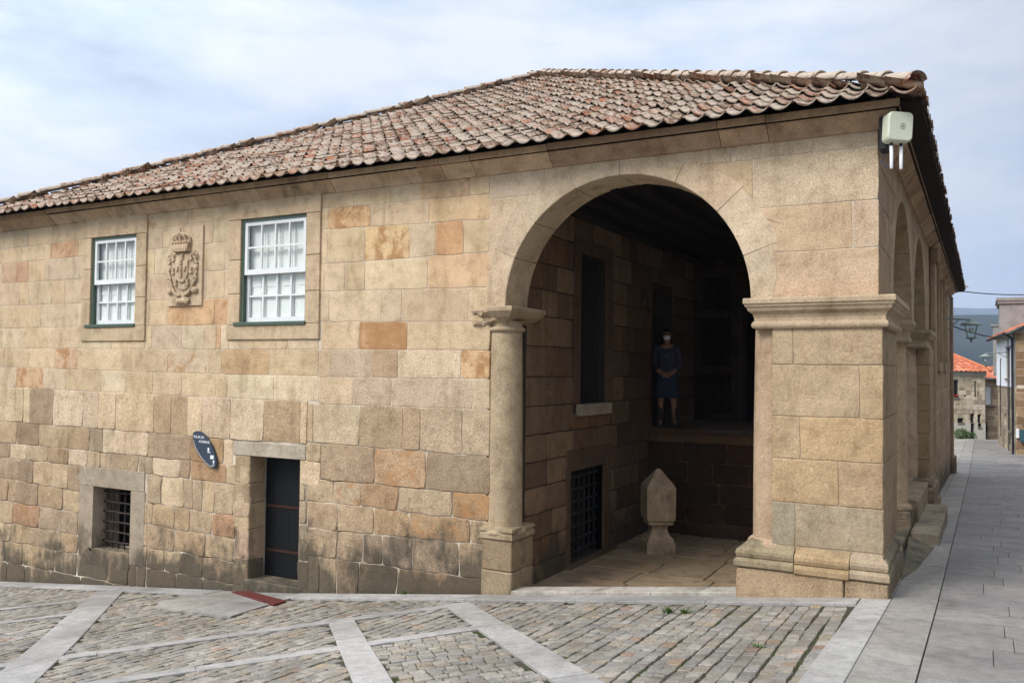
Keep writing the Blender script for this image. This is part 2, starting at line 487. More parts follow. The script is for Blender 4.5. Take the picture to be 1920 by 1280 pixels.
# stone colours
UP = [lin(208, 184, 150), lin(205, 180, 145), lin(202, 178, 147), lin(210, 189, 157), lin(207, 182, 147), lin(203, 180, 151)]
LOW = [lin(182, 158, 126), lin(174, 149, 117), lin(186, 163, 132), lin(166, 143, 115), lin(177, 154, 126), lin(170, 150, 124)]
def stone_colour(u, v):
    t = min(1, max(0, (v - 0.3) / 1.9))
    c = random.choice(UP if random.random() < t else LOW)
    return jit(c, 0.075, 0.012)

def clip(poly, nx, nz, d):
    """keep the part of a convex polygon where nx*x + nz*z <= d"""
    o = []
    for i in range(len(poly)):
        p, q = poly[i], poly[(i + 1) % len(poly)]
        a, b = nx * p[0] + nz * p[1] - d, nx * q[0] + nz * q[1] - d
        if a <= 0: o.append(p)
        if (a < 0 < b) or (b < 0 < a):
            t = a / (a - b); o.append((lerp(p[0], q[0], t), lerp(p[1], q[1], t)))
    return o
def size(poly):
    xs = [p[0] for p in poly]; zs = [p[1] for p in poly]
    return max(xs) - min(xs), max(zs) - min(zs)
def cut(polys, rects):
    for (x0, z0, x1, z1) in rects:
        res = []
        for p in polys:
            xs = [q[0] for q in p]; zs = [q[1] for q in p]
            if max(xs) <= x0 or min(xs) >= x1 or max(zs) <= z0 or min(zs) >= z1: res.append(p); continue
            res.append(clip(p, 1, 0, x0)); res.append(clip(p, -1, 0, -x1))
            m = clip(clip(p, 1, 0, x1), -1, 0, -x0) if len(p) > 2 else []
            if len(m) > 2:
                res.append(clip(m, 0, -1, -z1)); res.append(clip(m, 0, 1, z0))
        polys = [p for p in res if len(p) > 2 and min(size(p)) > 0.045]
    return polys

def block(g, P, poly, wob, gap, bev, w, depth, col, aux, step=0.07, discs=(), damp=None, pillow=0.0, fine=True):
    pts = []
    n = len(poly)
    for i in range(n):
        p, q = poly[i], poly[(i + 1) % n]
        k = max(1, int(math.hypot(q[0] - p[0], q[1] - p[1]) / step))
        for j in range(k):
            pts.append((lerp(p[0], q[0], j / k), lerp(p[1], q[1], j / k)))
    for (cx, cz, r) in discs:
        if all(math.hypot(x - cx, z - cz) < r for x, z in pts): return
        o = []
        for x, z in pts:
            d = math.hypot(x - cx, z - cz)
            if d < r and d > 1e-6: x, z = cx + (x - cx) * r / d, cz + (z - cz) * r / d
            o.append((x, z))
        pts = o
    if wob:
        o = []
        for x, z in pts:
            nv = noise.noise_vector(Vector((x * 3.1, z * 3.1, 3.7))) * 1.0 + noise.noise_vector(Vector((x * 11, z * 11, 9.1))) * 0.35
            o.append((x + nv.x * wob, z + nv.y * wob))
        pts = o
    cx = sum(p[0] for p in pts) / len(pts); cz = sum(p[1] for p in pts) / len(pts)
    hx = max(abs(p[0] - cx) for p in pts); hz = max(abs(p[1] - cz) for p in pts)
    if hx < 0.012 or hz < 0.012: return
    def ins(d, rnd=0.0):
        o = []
        for x, z in pts:
            fx, fz = 1 - d / hx, 1 - d / hz
            dx, dz = (x - cx) / hx, (z - cz) / hz
            k = 1 - rnd * max(0, abs(dx) * abs(dz) - 0.55) ** 1.0
            o.append((cx + (x - cx) * max(0.05, fx) * k, cz + (z - cz) * max(0.05, fz) * k))
        return o
    rnd = min(0.14, wob * 4.5)
    tilt = (random.uniform(-1, 1) * 0.004, random.uniform(-1, 1) * 0.004)
    def W(x, z, base):
        f = noise.noise(Vector((x * 7, z * 7, w * 90 + cx))) * (0.0035 + wob * 0.25) if fine else 0
        return max(base + (tilt[0] * (x - cx) / hx + tilt[1] * (z - cz) / hz + f) * (.35 if wob < .012 else 1), base - .0015 if wob < .012 else -.001)
    rings = [([(x, z) for x, z in ins(gap, rnd)], -depth, False), (ins(gap, rnd), w - bev, False),
             (ins(gap + bev * 0.8, rnd), w, True), (ins(gap + bev * 0.8 + .006, rnd), w + .0005, True)]
    m = 4
    if pillow or fine:
        rings.append(([(lerp(cx, x, 0.62), lerp(cz, z, 0.62)) for x, z in ins(gap + bev, rnd)], w + pillow * 0.7, True))
        m = 5
    vs = []; fs = []; k = len(pts); cols = []; auxs = []
    for rg, ww, dis in rings:
        for x, z in rg:
            vs.append(P(x, z, W(x, z, ww) if dis else ww))
            a = aux if damp is None else (aux[0], damp(x, z), aux[2])
            auxs.append(a)
    for r in range(m - 1):
        for i in range(k):
            a, b = r * k + i, r * k + (i + 1) % k
            fs.append((a, b, b + k, a + k))
    vs.append(P(cx, cz, W(cx, cz, w + pillow))); auxs.append(aux if damp is None else (aux[0], damp(cx, cz), aux[2]))
    c = len(vs) - 1
    for i in range(k): fs.append(((m - 1) * k + i, (m - 1) * k + (i + 1) % k, c))
    g.add(vs, fs, col, auxs)

def ext(g, P, outer, holes, w0, w1, col=(0.3, 0.25, 0.2)):
    """slab with holes: faces at w0 (outer) and w1, and the reveals"""
    loops = [outer] + holes
    flat = [p for l in loops for p in l]
    tris = geometry.tessellate_polygon([[Vector((p[0], p[1], 0)) for p in l] for l in loops])
    n = len(flat)
    vs = [P(x, z, w0) for x, z in flat] + [P(x, z, w1) for x, z in flat]
    fs = [tuple(t) for t in tris] + [tuple(i + n for i in t)[::-1] for t in tris]
    o = 0
    for l in loops:
        for i in range(len(l)):
            a, b = o + i, o + (i + 1) % len(l)
            fs.append((a, b, b + n, a + n))
        o += len(l)
    g.add(vs, fs, col)
def rect(x0, z0, x1, z1): return [(x0, z0), (x1, z0), (x1, z1), (x0, z1)]
def damp_at(x, z, y=0.0):
    h = z - gz(x, y)
    return max(0.0, min(1.0, 1.08 - h / 1.15))

# ================================================================== THE STONE HOUSE
house = thing('stone_house', 'large weathered granite house with arched corner loggia and mossy clay tile hip roof', 'building')
ACX, ACZ, AR = -2.714, 2.985, 1.47
WIN = [(-12.06, -10.94, 2.87, 4.34), (-8.63, -7.37, 2.85, 4.39)]
DOOR = (-8.367, -7.43, -1.1, 0.955)
GRATE = (-11.86, -10.94, -0.74, 0.26)
def arc(cx, cz, r, a0, a1, n=40): return [(cx + r * cos(lerp(a0, a1, i / n)), cz + r * sin(lerp(a0, a1, i / n))) for i in range(n + 1)]

core = G()
outer = [(-15.05, -4), (-4.43, -4), (-4.43, 2.80), (-4.184, 2.80)] + arc(ACX, ACZ, AR + .02, pi, 0) + [(-1.0, 2.80), (-1.0, -1), (-0.008, -1), (-0.008, 4.88), (-15.05, 4.88)]
holes = [rect(x0 - .02, z0 - .02, x1 + .02, z1 + .02) for x0, x1, z0, z1 in WIN] + [rect(DOOR[0] - .02, DOOR[2], DOOR[1] + .01, DOOR[3] + .02), rect(GRATE[0] - .02, GRATE[2] - .02, GRATE[1] + .02, GRATE[3] + .02)]
ext(core, P_front, outer, holes, -0.004, -0.5)
SR = 1.425
so = [(0.5, -1), (1.45, -1), (1.45, 2.99)] + arc(1.45 + SR, 2.99, SR + .02, pi, 0) + arc(4.75 + SR, 2.99, SR + .02, pi, 0) + [(7.6, -2), (20.8, -3), (20.8, 4.88), (0.5, 4.88)]
SWIN = [(12.4, 13.7, 2.5, 4.45), (15.6, 16.9, 2.5, 4.45)]
ext(core, P_side, so, [rect(a, c, b, d) for a, b, c, d in SWIN], -0.009, -0.5)
# left flank and back of the house
core.box(-15.05, -14.65, 0.51, 20.8, -5, 4.88)
core.box(-14.65, -0.51, 20.3, 20.8, -5, 4.88)
core.build('mortar_bed', M_MORTAR, house)

# ---- ashlar of the front
wall = G()
ROWS_R = [
[(-7.156, 4.674, 4.429), (-7.051, 4.675, 4.428), (-6.554, 4.681, 4.422), (-5.936, 4.69, 4.415), (-5.475, 4.696, 4.41), (-4.707, 4.706, 4.402), (-4.429, 4.709, 4.399)],
[(-7.149, 4.429, 4.143), (-6.996, 4.427, 4.14), (-6.267, 4.419, 4.125), (-6.036, 4.416, 4.12), (-5.321, 4.408, 4.105), (-4.425, 4.398, 4.087)],
[(-7.14, 4.143, 3.661), (-7.006, 4.14, 3.662), (-6.357, 4.127, 3.666), (-5.623, 4.112, 3.671), (-5.224, 4.103, 3.674), (-4.799, 4.095, 3.677), (-4.42, 4.087, 3.679)],
[(-7.129, 3.661, 3.286), (-7.052, 3.661, 3.285), (-6.685, 3.664, 3.28), (-6.348, 3.666, 3.275), (-5.332, 3.673, 3.261), (-4.414, 3.679, 3.249)],
[(-7.118, 3.286, 2.869), (-6.956, 3.284, 2.866), (-6.072, 3.272, 2.851), (-5.735, 3.267, 2.845), (-4.716, 3.253, 2.828), (-4.409, 3.249, 2.822)],
[(-7.127, 2.869, 2.487), (-7.089, 2.868, 2.487), (-6.429, 2.857, 2.484), (-5.634, 2.843, 2.481), (-4.404, 2.822, 2.476)],
[(-7.118, 2.487, 2.107), (-6.918, 2.486, 2.108), (-6.215, 2.483, 2.112), (-5.78, 2.481, 2.115), (-4.815, 2.477, 2.121), (-4.399, 2.476, 2.123)],
[(-7.108, 2.107, 1.74), (-6.512, 2.111, 1.743), (-5.876, 2.114, 1.746), (-4.638, 2.122, 1.752), (-4.394, 2.123, 1.753)],
[(-7.317, 1.739, 1.209), (-7.211, 1.739, 1.208), (-6.394, 1.743, 1.2), (-5.688, 1.747, 1.193), (-5.413, 1.748, 1.191), (-4.779, 1.751, 1.185), (-4.388, 1.753, 1.181)],
[(-7.064, 1.206, 0.716), (-7.055, 1.206, 0.716), (-6.134, 1.198, 0.714), (-5.313, 1.19, 0.713), (-4.382, 1.181, 0.711)],
[(-7.293, 0.716, 0.411), (-6.829, 0.716, 0.408), (-6.347, 0.715, 0.404), (-5.739, 0.714, 0.399), (-4.906, 0.712, 0.393), (-4.377, 0.711, 0.389)],
[(-7.285, 0.411, 0.028), (-6.766, 0.407, 0.043), (-6.137, 0.402, 0.062), (-5.573, 0.398, 0.078), (-4.638, 0.391, 0.106), (-4.372, 0.389, 0.114)],
[(-7.275, 0.029, -0.338), (-6.739, 0.044, -0.333), (-6.314, 0.057, -0.329), (-5.99, 0.066, -0.326), (-5.492, 0.081, -0.321), (-4.81, 0.101, -0.315), (-4.442, 0.111, -0.311)],
[(-7.264, -0.338, -0.938), (-7.045, -0.336, -0.913), (-6.747, -0.333, -0.88), (-6.367, -0.329, -0.838), (-5.743, -0.323, -0.80), (-4.437, -0.311, -0.80)],
]
O1, O2, O3 = lin(196, 150, 98), lin(196, 136, 84), lin(178, 112, 62)
# (row, block) -> (colour, iron)
SPEC_R = {(1, 1): (O1, .75), (2, 2): (lin(204, 166, 108), .75), (2, 4): (O2, .6), (3, 4): (lin(198, 160, 116), .35), (0, 4): (lin(190, 150, 110), .55), (1, 4): (lin(196, 162, 120), .5),
          (5, 2): (O3, 1.0), (6, 2): (lin(140, 112, 84), .2), (6, 4): (lin(196, 152, 96), .8), (6, 1): (lin(160, 138, 112), 0), (7, 1): (lin(164, 142, 116), 0), (7, 2): (lin(170, 152, 128), 0), (7, 3): (lin(172, 150, 118), .1),
          (8, 2): (lin(130, 106, 80), .2), (8, 3): (lin(128, 102, 78), .1), (8, 4): (lin(142, 118, 92), .15), (8, 5): (lin(148, 132, 108), .25),
          (9, 1): (lin(138, 116, 92), .4), (9, 2): (lin(160, 122, 80), .65), (9, 3): (lin(140, 122, 98), .1), (10, 2): (lin(156, 118, 84), .5), (10, 4): (lin(156, 118, 76), .75),
          (11, 2): (lin(160, 126, 86), .5), (11, 3): (lin(162, 132, 94), .6), (12, 2): (lin(132, 114, 94), 0), (12, 3): (lin(122, 108, 90), 0), (12, 4): (lin(116, 100, 82), 0),
          (13, 3): (lin(104, 84, 64), .1), (13, 4): (lin(110, 76, 52), .55), (13, 2): (lin(100, 80, 60), 0)}
AVOID = [(-12.26, 2.65, -10.71, 5.0), (-8.86, 2.65, -7.13, 5.0), (-8.70, -3, -8.69, -2.9),
         (GRATE[0], GRATE[2], GRATE[1], GRATE[3]), (DOOR[0], DOOR[2], DOOR[1], DOOR[3]), (-12.20, -0.72, -10.62, 0.55), (-8.72, .95, -7.33, 1.14)]
def wall_params(zmid):
    t = max(0, min(1, (1.9 - zmid) / 1.4))
    return dict(wob=lerp(0.008, 0.028, t), gap=lerp(0.003, 0.0045, t), bev=lerp(0.0025, 0.008, t), pillow=lerp(0.0, 0.005, t))
def put(polys, col, iron, zmid, u0=0, discs=(), P=P_front, damp=None, proud=None, g=None):
    pr = wall_params(zmid)
    rough = min(1, max(0.30, (4.3 - zmid) / 2.4)) + random.uniform(-.12, .12)
    for p in polys:
        block(g or wall, P, p, w=(random.uniform(0.0, .0015) + (random.uniform(.002, .012) if zmid < 1.9 else 0)) if proud is None else proud, depth=0.03, col=col,
              aux=(iron, 0, max(0.05, min(1, rough))), discs=discs, damp=damp or (lambda x, z: damp_at(x, z)), **pr)
for r, row in enumerate(ROWS_R):
    zm = (row[0][1] + row[0][2]) / 2
    for i in range(len(row) - 1):
        a, b = row[i], row[i + 1]
        if b[0] - a[0] < 0.05: continue
        j = random.uniform(-.01, .01) if zm < 1.2 else 0
        poly = [(a[0], a[2]), (b[0] + j, b[2]), (b[0], b[1]), (a[0], a[1])]
        col, iron = SPEC_R.get((r, i), (None, None))
        if col is None: col, iron = stone_colour(0, zm), (random.uniform(.35, .7) if random.random() < .12 else random.uniform(0, .15))
        else: col = jit(tuple(x * k for x, k in zip(col, (1.15, 1.15, 1.22))), .03, .01)
        col = tuple(lerp(a_, b_, .5) for a_, b_ in zip(col, stone_colour(0, zm)))
        put(cut([poly], AVOID), col, iron, zm)
ROWS_L = [
(4.641, -0.046, 4.369, [-13.84, -13.05, -12.2, -11.71, -10.51, -9.79, -9.23, -8.84]),
(4.369, -0.128, 4.066, [-14.04, -13.2, -12.44, -11.5, -10.35, -9.78, -9.23, -8.84]),
(4.066, -0.043, 3.674, [-14.59, -14.15, -13.81, -13.32, -12.38, -11.29, -10.52, -9.91, -9.36, -8.98, -8.77]),
(3.674, 0.014, 3.268, [-14.04, -13.79, -13.12, -12.77, -12.15, -11.4, -10.6, -10.02, -9.35, -8.97, -8.65]),
(3.268, 0.021, 2.869, [-14.56, -13.41, -12.42, -11.46, -10.62, -10.2, -9.17, -8.64]),
(2.869, 0.024, 2.506, [-14.54, -13.88, -13.2, -12.33, -11.51, -10.55, -9.87, -9.37, -9.12, -9.03, -8.63, -7.7, -7.13]),
(2.506, 0.031, 2.152, [-14.44, -13.74, -13.0, -12.38, -10.91, -10.16, -9.26, -9.0, -8.04, -7.12]),
(2.152, 0.056, 1.802, [-14.07, -13.31, -12.68, -11.75, -11.14, -10.5, -9.85, -9.11, -8.87, -7.95, -7.11]),
(1.802, 0.054, 1.20, [-13.84, -13.65, -12.99, -12.19, -11.79, -11.36, -10.44, -10.05, -9.7, -9.38, -8.79, -8.12, -7.43, -7.31]),
(1.20, 0.047, 0.824, [-14.0, -13.38, -12.59, -11.98, -11.68, -11.41, -10.57, -9.61, -8.91, -8.68]),
(0.824, 0.038, 0.553, [-13.7, -13.1, -12.55, -12.03, -11.45, -10.78, -10.45, -9.84, -9.6, -8.85, -8.36]),
(0.553, 0.046, 0.133, [-13.93, -13.5, -12.98, -12.53, -10.58, -10.24, -9.73, -9.34, -9.08, -8.68, -8.36]),
(0.133, 0.13, -0.215, [-13.97, -13.36, -12.66, -10.57, -10.44, -9.61, -9.12, -8.66, -8.36]),
(-0.215, 0.074, -0.574, [-14.04, -13.3, -12.78, -12.26, -10.55, -9.93, -9.25, -8.65, -8.36]),
(-0.574, 0.042, -0.893, [-14.09, -13.62, -12.67, -12.24, -10.54, -10.46, -9.76, -9.29, -8.64, -8.36]),
(-0.893, 0.042, -1.238, [-13.76, -12.84, -12.23, -11.48, -10.97, -10.53, -9.87, -9.28, -8.64, -8.36]),
(-1.238, 0.002, -1.619, [-13.66, -12.96, -12.14, -11.34, -10.83, -10.21, -9.62]),
(-1.619, 0.0, -2.05, [-13.9, -13.1, -12.3]),
]
SPEC_L = {(1, -12.9): (lin(186, 140, 108), .7), (2, -13.95): (lin(172, 118, 84), .0), (2, -14.3): (lin(184, 146, 112), .5), (6, -12.7): (lin(190, 150, 112), .75), (7, -13.6): (lin(184, 136, 90), .75),
          (4, -9.6): (lin(186, 138, 92), .6), (4, -9.0): (lin(184, 134, 90), .6), (6, -8.5): (lin(180, 142, 98), .4), (13, -13.8): (lin(150, 106, 76), .6), (10, -9.2): (lin(160, 118, 80), .5), (9, -9.2): (lin(164, 128, 86), .5),
          (12, -8.9): (lin(172, 124, 88), .2), (5, -9.08): (lin(182, 134, 90), .6), (9, -13.7): (lin(118, 96, 76), 0), (11, -13.7): (lin(128, 106, 86), 0), (12, -13.7): (lin(122, 98, 80), .2), (8, -10.2): (lin(146, 118, 88), .1), (8, -9.87): (lin(148, 120, 90), .1)}
for r, (zt, st, zb, xs) in enumerate(ROWS_L):
    xs = list(xs)
    while xs[0] > -15.05: xs.insert(0, max(-15.05, xs[0] - random.uniform(.45, .9)))
    if xs[1] - xs[0] < .2: xs.pop(1)
    zm = (zt + zb) / 2
    sb = ROWS_L[r + 1][1] if r + 1 < len(ROWS_L) else 0
    sl = lambda x: 0.0 if r == 0 else st * max(-1, min(1, (-11.5 - x) / 2.5)) * .5
    sl2 = lambda x: sb * max(-1, min(1, (-11.5 - x) / 2.5)) * .5
    zb2 = ROWS_L[r + 1][0] if r + 1 < len(ROWS_L) else zb
    for a, b in zip(xs, xs[1:]):
        j = random.uniform(-.02, .02) if zm < 1.2 else 0
        hi = random.uniform(-.012, .012) if zm < 1.2 else 0
        zt2 = 4.66 if r == 0 else zt
        poly = [(a, zb2 + sl2(a)), (b + j, zb2 + sl2(b)), (b, zt2 + sl(b)), (a, zt2 + sl(a))]
        key = next((k for k in SPEC_L if k[0] == r and a <= k[1] <= b), None)
        if key: col, iron = tuple(lerp(x * k, b_, .5) for x, k, b_ in zip(SPEC_L[key][0], (1.15, 1.15, 1.22), stone_colour(0, zm))), SPEC_L[key][1]
        else: col, iron = stone_colour(0, zm), (random.uniform(.35, .65) if random.random() < .10 else random.uniform(0, .12))
        polys = cut([poly], AVOID)
        if zm < 1.0 and random.random() < .13:          # some blocks broken into two stones
            k = lerp(a, b, random.uniform(.4, .6))
            polys = [q for p in polys for q in (clip(p, 1, 0, k), clip(p, -1, 0, -k)) if len(q) > 2 and size(q)[0] > .06]
        put(polys, col, iron, zm)
# jamb stones right of the door
for z0, z1, x1 in ((-1.1, -.42, -7.22), (-.42, .08, -7.24), (.08, .40, -7.29), (.40, .62, -7.33), (.62, .955, -7.06)):
    put([[(-7.43, z0), (x1, z0), (x1, z1), (-7.43, z1)]], stone_colour(0, z0), .15, z0 - .1)
put([[(-7.32, .95), (-7.06, .95), (-7.06, 1.2), (-7.32, 1.2)]], jit(LOW[2]), .1, .9)
for z0, z1, x0, x1 in ((-.42, .10, -7.24, -7.06), (.10, .40, -7.29, -7.06), (.40, .64, -7.33, -7.06)): pass
# left arch spandrel and right-hand masonry above the impost
D1 = [(ACX, ACZ, AR + .17)]
C1, C2, C3 = lin(206, 182, 152), lin(204, 182, 154), lin(202, 174, 142)
SP = [((-2.9, 4.46, -1.95, 4.66), C2, .1), ((-4.43, 4.33, -3.62, 4.66), C2, 0), ((-3.62, 4.33, -2.9, 4.66), C1, .3), ((-4.43, 2.98, -3.5, 4.33), C1, .1),
      ((-1.95, 4.47, -1.45, 4.66), C1, .2), ((-1.45, 4.47, -1.13, 4.66), C2, 0), ((-1.13, 4.48, -.62, 4.66), C1, .25), ((-.62, 4.48, -.12, 4.66), C2, .3), ((-.12, 4.48, 0, 4.66), C1, .1),
      ((-1.75, 3.9, -1.22, 4.47), lin(202, 176, 142), .15), ((-1.22, 3.95, 0, 4.48), C2, .1),
      ((-1.45, 3.48, -.24, 3.95), C3, .15), ((-.24, 3.48, 0, 3.95), C1, .2), ((-1.02, 2.99, 0, 3.48), C3, .2)]
for (x0, z0, x1, z1), c, ir in SP:
    put([rect(x0, z0, x1, z1)], jit(c, .03, .01), ir, 2.6, discs=D1)
wall.build('front_wall', M_STONE, house, smooth=True)

# ---- voussoirs of the big arch
vg = G()
angs = [180, 156, 137, 112, 90, 64, 41, 19, 0]
routs = [(1.75, 1.80), (1.80, 1.82), (1.82, 1.75), (1.75, 1.67), (1.67, 1.70), (1.72, 1.86), (1.84, 1.86), (1.80, 1.72)]
for i in range(8):
    a0, a1 = radians(angs[i]), radians(angs[i + 1])
    n = 7
    c = jit(random.choice([C1, C2, lin(194, 174, 146)]), .04, .01)
    vs = []; fs = []
    for side, y in ((0, -0.006), (1, 0.56)):
        for k in range(n + 1):
            t = k / n; a = lerp(a0 - .0035, a1 + .0035, t)
            ro = lerp(routs[i][0], routs[i][1], t) + noise.noise(Vector((t * 3 + i, 0, 2))) * .03
            rm = [AR + .004 if side == 0 else AR, AR + .012, (AR + ro) / 2, ro - .01, ro]
            for q, rr in enumerate(rm):
                yy = y + (0.008 if q in (0, 4) and side == 0 else 0)
                if q == 4: rr = min(rr, (4.65 - ACZ) / max(.05, sin(a))) if sin(a) > .05 else rr
                if q == 3: rr = min(rr, (4.64 - ACZ) / max(.05, sin(a))) if sin(a) > .05 else rr
                vs.append((ACX + rr * cos(a), yy, max(2.985, ACZ + rr * sin(a))))
    m = 5; st = (n + 1) * m
    for k in range(n):
        for q in range(m - 1):
            a = k * m + q
            fs.append((a, a + 1, a + m + 1, a + m)); fs.append((a + st, a + m + st, a + m + 1 + st, a + 1 + st))
        fs.append((k * m, (k + 1) * m, (k + 1) * m + st, k * m + st))
        fs.append((k * m + 4, k * m + 4 + st, (k + 1) * m + 4 + st, (k + 1) * m + 4))
    for k in (0, n):
        for q in range(m - 1): fs.append((k * m + q, k * m + q + st, k * m + q + 1 + st, k * m + q + 1))
    vg.add(vs, fs, c, (random.uniform(0, .2), 0, .35))
vg.build('arch_ring', M_STONE, house)

# ---- surrounds
def surround(pieces, name, mat=M_TRIM, proud=0.03, depth=0.3, dampf=True):
    g = G()
    for (x0, x1, z0, z1, c) in pieces:
        vs0 = len(g.v)
        g.box(x0 + .0015, x1 - .0015, -proud, depth, z0 + .0015, z1 - .0015, jit(c, .03, .01), (random.uniform(0, .18), 0, .35), bev=0.006)
        for k in range(vs0, len(g.v)):
            a = g.a[k]; g.a[k] = (a[0], damp_at(g.v[k][0], g.v[k][2]) * .9, a[2])
    return g
T1, T2 = lin(200, 176, 144), lin(192, 169, 139)
for (x0, x1, z0, z1), (sx0, sx1, sz0, sz1) in zip(WIN, ((-12.29, -10.69, 2.63, 4.64), (-8.89, -7.11, 2.63, 4.655))):
    pcs = [(sx0, sx1, z1 + .001, sz1, T1), (sx0 - .0, sx1 + .0, sz0, z0, T2)]
    zz = [z0, z0 + .45, z0 + .95, z1]
    for a, b in zip(zz, zz[1:]):
        pcs.append((sx0 + .01, x0, a + .002, b - .002, T1)); pcs.append((x1, sx1 - .004, a + .002, b - .002, T2))
    surround(pcs, 's').build('window_surround', M_TRIM, house)
gx0, gx1, gz0, gz1 = GRATE
GR = lin(160, 146, 126)
g = surround([(-12.40, -10.62, gz1, .575, GR), (-12.22, gx0, -.80, gz1 - .001, GR), (gx1, -10.60, -.90, gz1 - .001, GR), (-12.02, gx1 - .002, -1.0, gz0, lin(140, 122, 100))], 'g', proud=0.014, depth=.32)
g.build('cellar_window_surround', M_TRIM, house)
g = surround([(-8.71, -7.32, .957, 1.155, lin(178, 166, 146))], 'd', proud=.014, depth=.3)
JS = [(-1.2, -.55), (-.55, -.1), (-.1, .27), (.27, .56), (.56, .955)]
for k, (a, b) in enumerate(JS):
    c = random.choice(LOW)
    g.box(-8.72 + random.uniform(0, .12), DOOR[0], -.012, .30, a + .004, b - .004, jit(c), (random.uniform(0, .3), damp_at(-8.4, (a + b) / 2) * .9, .6), bev=.012)
g.box(-7.43, -7.30, .006, .30, -1.1, .955, LOW[0], (0, .4, .6))
g.box(-8.45, -7.35, -.02, .45, -1.3, -.80, lin(130, 118, 98), (0, .75, .5), bev=.012)
g.build('door_surround', M_TRIM, house)

# ---- door leaf and dark passage
dr = G()
dr.box(-8.36, -7.435, .315, .36, -.80, .955)
door = dr.build('door', M_DOOR, house)
for z in (-.42, .22):
    t = G(); t.box(-8.34, -7.45, .300, .314, z - .018, z + .018); t.build('rail', M_REDWOOD, door)
t = G()
for x in (-8.15, -7.92, -7.69): t.box(x - .004, x + .004, .310, .3145, -.79, .95)
t.build('board_joint', M_BLACK, door)

# ---- cellar grating
def grating(P, u0, u1, z0, z1, nx, nz, w, name='iron_grille', mat=M_IRON, r=.012):
    g = G()
    for i in range(nx):
        u = lerp(u0, u1, (i + .6) / (nx + .2))
        g.tube([P(u + random.uniform(-.005, .005), z, w + random.uniform(-.003, .003)) for z in (z0, lerp(z0, z1, .5), z1)], r, 6)
    for k in range(nz):
        z = lerp(z0, z1, (k + .6) / (nz + .2))
        pts = []
        for q in range(2 * nx + 1):
            u = lerp(u0, u1, q / (2 * nx)); pts.append(P(u, z + random.uniform(-.006, .006), w + (.014 if q % 2 else -.004)))
        g.tube(pts, r * 1.15, 6)
    return g.build(name, mat, house)
grating(P_front, gx0, gx1, gz0, gz1, 6, 6, -.19, r=.015)
g = G(); g.box(gx0 - .1, gx1 + .1, .49, .52, gz0 - .1, gz1 + .1); g.build('cellar_darkness', M_ROOMDARK, house)

# ---- sash windows
def sash_window(x0, x1, z0, z1, P=P_front, sill=True, w=0.0):
    fr = G()
    t = .045
    def B(g, u0, u1, v0, v1, w0, w1, bev=0.0):
        a = P(u0, v0, w0); b = P(u1, v1, w1)
        g.box(min(a[0], b[0]), max(a[0], b[0]), min(a[1], b[1]), max(a[1], b[1]), min(a[2], b[2]), max(a[2], b[2]), bev=bev)
    B(fr, x0, x0 + t, z0, z1, -.16, -.002 + w); B(fr, x1 - t * .6, x1, z0, z1, -.16, -.002 + w); B(fr, x0 + t, x1 - t * .6, z1 - t, z1, -.16, -.003 + w)
    win = fr.build('sash_window', M_GREEN, house)
    s = G(); B(s, x0 - .10, x1 + .02, z0 - .015, z0 + .035, -.16, .055 + w, .006); s.build('sill', M_GREEN, win)
    zm = lerp(z0, z1, .485)
    def sash(a, b, wf, th, head, foot):
        g = G(); u0, u1 = x0 + t + .004, x1 - t * .6 - .004
        st = .052
        B(g, u0, u0 + st, a, b, wf - th, wf); B(g, u1 - st, u1, a, b, wf - th, wf)
        B(g, u0 + st, u1 - st, b - head, b, wf - th + .001, wf - .001); B(g, u0 + st, u1 - st, a, a + foot, wf - th + .001, wf - .001)
        for i in (1, 2, 3):
            u = lerp(u0 + st, u1 - st, i / 4); B(g, u - .013, u + .013, a + foot, b - head, wf - th + .004, wf - .004)
        v = (a + foot + b - head) / 2
        B(g, u0 + st, u1 - st, v - .013, v + .013, wf - th + .006, wf - .006)
        o = g.build('sash', M_WHITE, win)
        q = G(); wg = wf - th * .5; q.add([P(u0 + st * .5, a + foot * .5, wg), P(u1 - st * .5, a + foot * .5, wg), P(u1 - st * .5, b - head * .5, wg), P(u0 + st * .5, b - head * .5, wg)], [(0, 1, 2, 3)])
        q.build('pane', M_GLASS, o)
    sash(zm - .02, z1 - t - .002, -.012 + w, .04, .05, .075)
    sash(z0 + .037, zm + .03, -.062 + w, .04, .05, .07)
    sh = G()
    n = 4
    for i in range(n):
        a, b = lerp(x0 + .05, x1 - .03, i / n) + .004, lerp(x0 + .05, x1 - .03, (i + 1) / n) - .004
        B(sh, a, b, z0 + .04, z1 - .05, -.14, -.118)
        for v0, v1 in ((.06, .31), (.36, .64), (.69, .94)):
            B(sh, a + .05, b - .05, lerp(z0, z1, v0), lerp(z0, z1, v1), -.1175, -.111)
    sh.build('inner_shutter', M_SHUTTER, win)
    return win
for (x0, x1, z0, z1) in WIN: sash_window(x0, x1, z0, z1)
for (a, b, c, d) in SWIN: sash_window(a, b, c, d, P=P_side)

